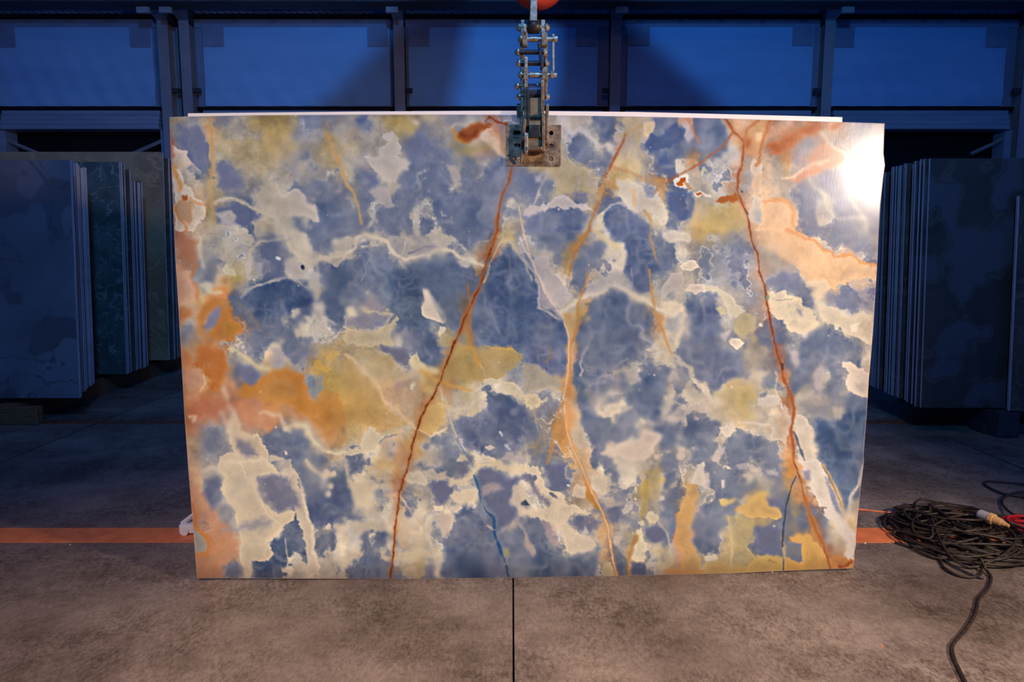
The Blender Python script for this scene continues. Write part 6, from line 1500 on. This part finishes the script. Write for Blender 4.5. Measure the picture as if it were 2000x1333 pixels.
tail = [fp(1916, 1092, .06), fp(1925, 1112, .02), fp(1936, 1128), fp(1930, 1150), fp(1912, 1170), fp(1905, 1200), fp(1885, 1232), fp(1862, 1258), fp(1862, 1282), fp(1878, 1318), fp(1905, 1370)]
loop_low = [fp(1835, 1092), fp(1845, 1110), fp(1870, 1124), fp(1900, 1128), fp(1918, 1118), fp(1912, 1098, .03)]
cable('power_cable', pts + loop_low + tail[:1] + tail[1:], .0062, RUB, 'big tangled coil of black rubber cable with its tail running to the front, right', n=3, seg=7)
cable('loose_cable', [fp(1748, 1060), fp(1775, 1068), fp(1800, 1073), fp(1836, 1088), fp(1860, 1105), fp(1905, 1126), fp(1922, 1130)], .005, RUB2, 'thin dark cable along the front left rim of the black coil')
cable('thin_cable', [fp(1790, 1012, .03), fp(1845, 991, .05), fp(1900, 992, .06), fp(1960, 1008, .04), fp(2030, 1030, .02), fp(2100, 1060, .009)], .006, RUB2, 'single dark cable arching over the back of the coil')
cable('black_cord', [fp(2060, 960, .009), fp(1990, 945, .012), fp(1930, 941, .01), fp(1925, 948), fp(1955, 963, .012), fp(2000, 972, .01), fp(2060, 985, .009)], .0065, RUB2, 'black cord making a flat loop on the floor behind the coil, right edge')
cable('hanging_cord', [fp(2050, 962, .02), fp(1990, 962, .03), fp(1962, 972, .02), fp(1958, 985, .014), fp(1975, 1003, .03), fp(1995, 1010, .05), fp(2040, 1030, .03)], .0065, RUB2, 'second black cord looping down to the plug, right edge')
cable('orange_cord', [fp(1560, 994, .006), fp(1640, 994, .006), fp(1682, 996, .006), fp(1740, 1002, .006), fp(1800, 1003, .02), fp(1850, 999, .05), fp(1880, 1000, .075)], .0055, ORC, 'thin orange cord running from under the onyx slab to the coil')
rp = []
rr_ = random.Random(4)
for i in range(6 * 12):
    a = i / 12 * 2 * math.pi; L_ = i // 12
    rx, ry = .12 + .02 * math.sin(L_ * 2.1), .09 + .015 * math.cos(L_ * 1.7)
    c = fp(2030, 1048); rp.append(c + Vector((rx * math.cos(a), .06 + ry * math.sin(a) + .01 * math.sin(L_ * 3), .01 + L_ * .0075)))
cable('red_hose', rp, .008, REDC, 'coil of red cable behind the black coil at the right edge', n=3)
# industrial plug lying on the coil
pa, pb = at_floor(1912, 1004, .13), at_floor(1971, 1028, .12)
ax = (pb - pa).normalized(); LN = (pb - pa).length
plug = empty('cable_plug', pa); tag(plug, 'grey and yellow industrial cable plug lying on the black coil', 'plug')
def seg_(name, a, b, r0, r1, mat, n=18):
    bm = bmesh.new(); p, q = pa + ax * LN * a, pa + ax * LN * b
    add_tube(bm, [p, p + (q - p) * .1, p + (q - p) * .9, q], r0, n, radii=[r0 * .9, r0, r1, r1 * .9]); part(name, bm, mat, plug)
GRY = noisy('grey_plastic', (.30, .28, .28), (.42, .40, .40), 20, .4); YEL = noisy('aged_yellow_plastic', (.50, .28, .10), (.66, .40, .17), 15, .45)
seg_('socket_body', 0, .42, .024, .026, GRY); seg_('locking_ring', .36, .52, .028, .028, YEL); seg_('grip', .52, .78, .022, .019, YEL); seg_('gland', .76, .9, .016, .012, YEL); seg_('cable_boot', .88, 1.0, .010, .008, YEL)
for k in range(8):
    t = 2 * math.pi * k / 8; n1 = ax.cross(Vector((0, 0, 1))).normalized(); n2 = ax.cross(n1)
    bm = bmesh.new(); d = (n1 * math.cos(t) + n2 * math.sin(t)); add_tube(bm, [pa + ax * LN * .38 + d * .027, pa + ax * LN * .50 + d * .027], .003, 6); part('rib', bm, YEL, plug)
# small litter on the concrete
def chip(px, py, sx, sy, mat, label):
    c = at_floor(px, py); bm = bmesh.new(); n = 6
    a = [bm.verts.new((c.x + sx * math.cos(2 * math.pi * i / n) * random.uniform(.6, 1), c.y + sy * math.sin(2 * math.pi * i / n) * random.uniform(.6, 1), .0005)) for i in range(n)]
    t = bm.verts.new((c.x, c.y, .005)); bm.faces.new(a[::-1])
    for i in range(n): bm.faces.new((a[i], a[(i + 1) % n], t))
    tag(link('stone_chip', bm, mat), label, 'debris')
CH = noisy('chip_white', (.7, .66, .6), (.85, .8, .74), 40, .7); CR_ = noisy('chip_red', (.35, .09, .04), (.5, .15, .07), 40, .7)
chip(1690, 1062, .007, .004, CH, 'white stone chip on the concrete just right of the onyx slab')
chip(1508, 1119, .006, .004, CH, 'white stone chip at the foot of the onyx slab')
chip(1722, 1263, .012, .006, CR_, 'small reddish crumb on the concrete at the lower right')
chip(137, 1065, .005, .004, CH, 'tiny white chip on the concrete at the left')
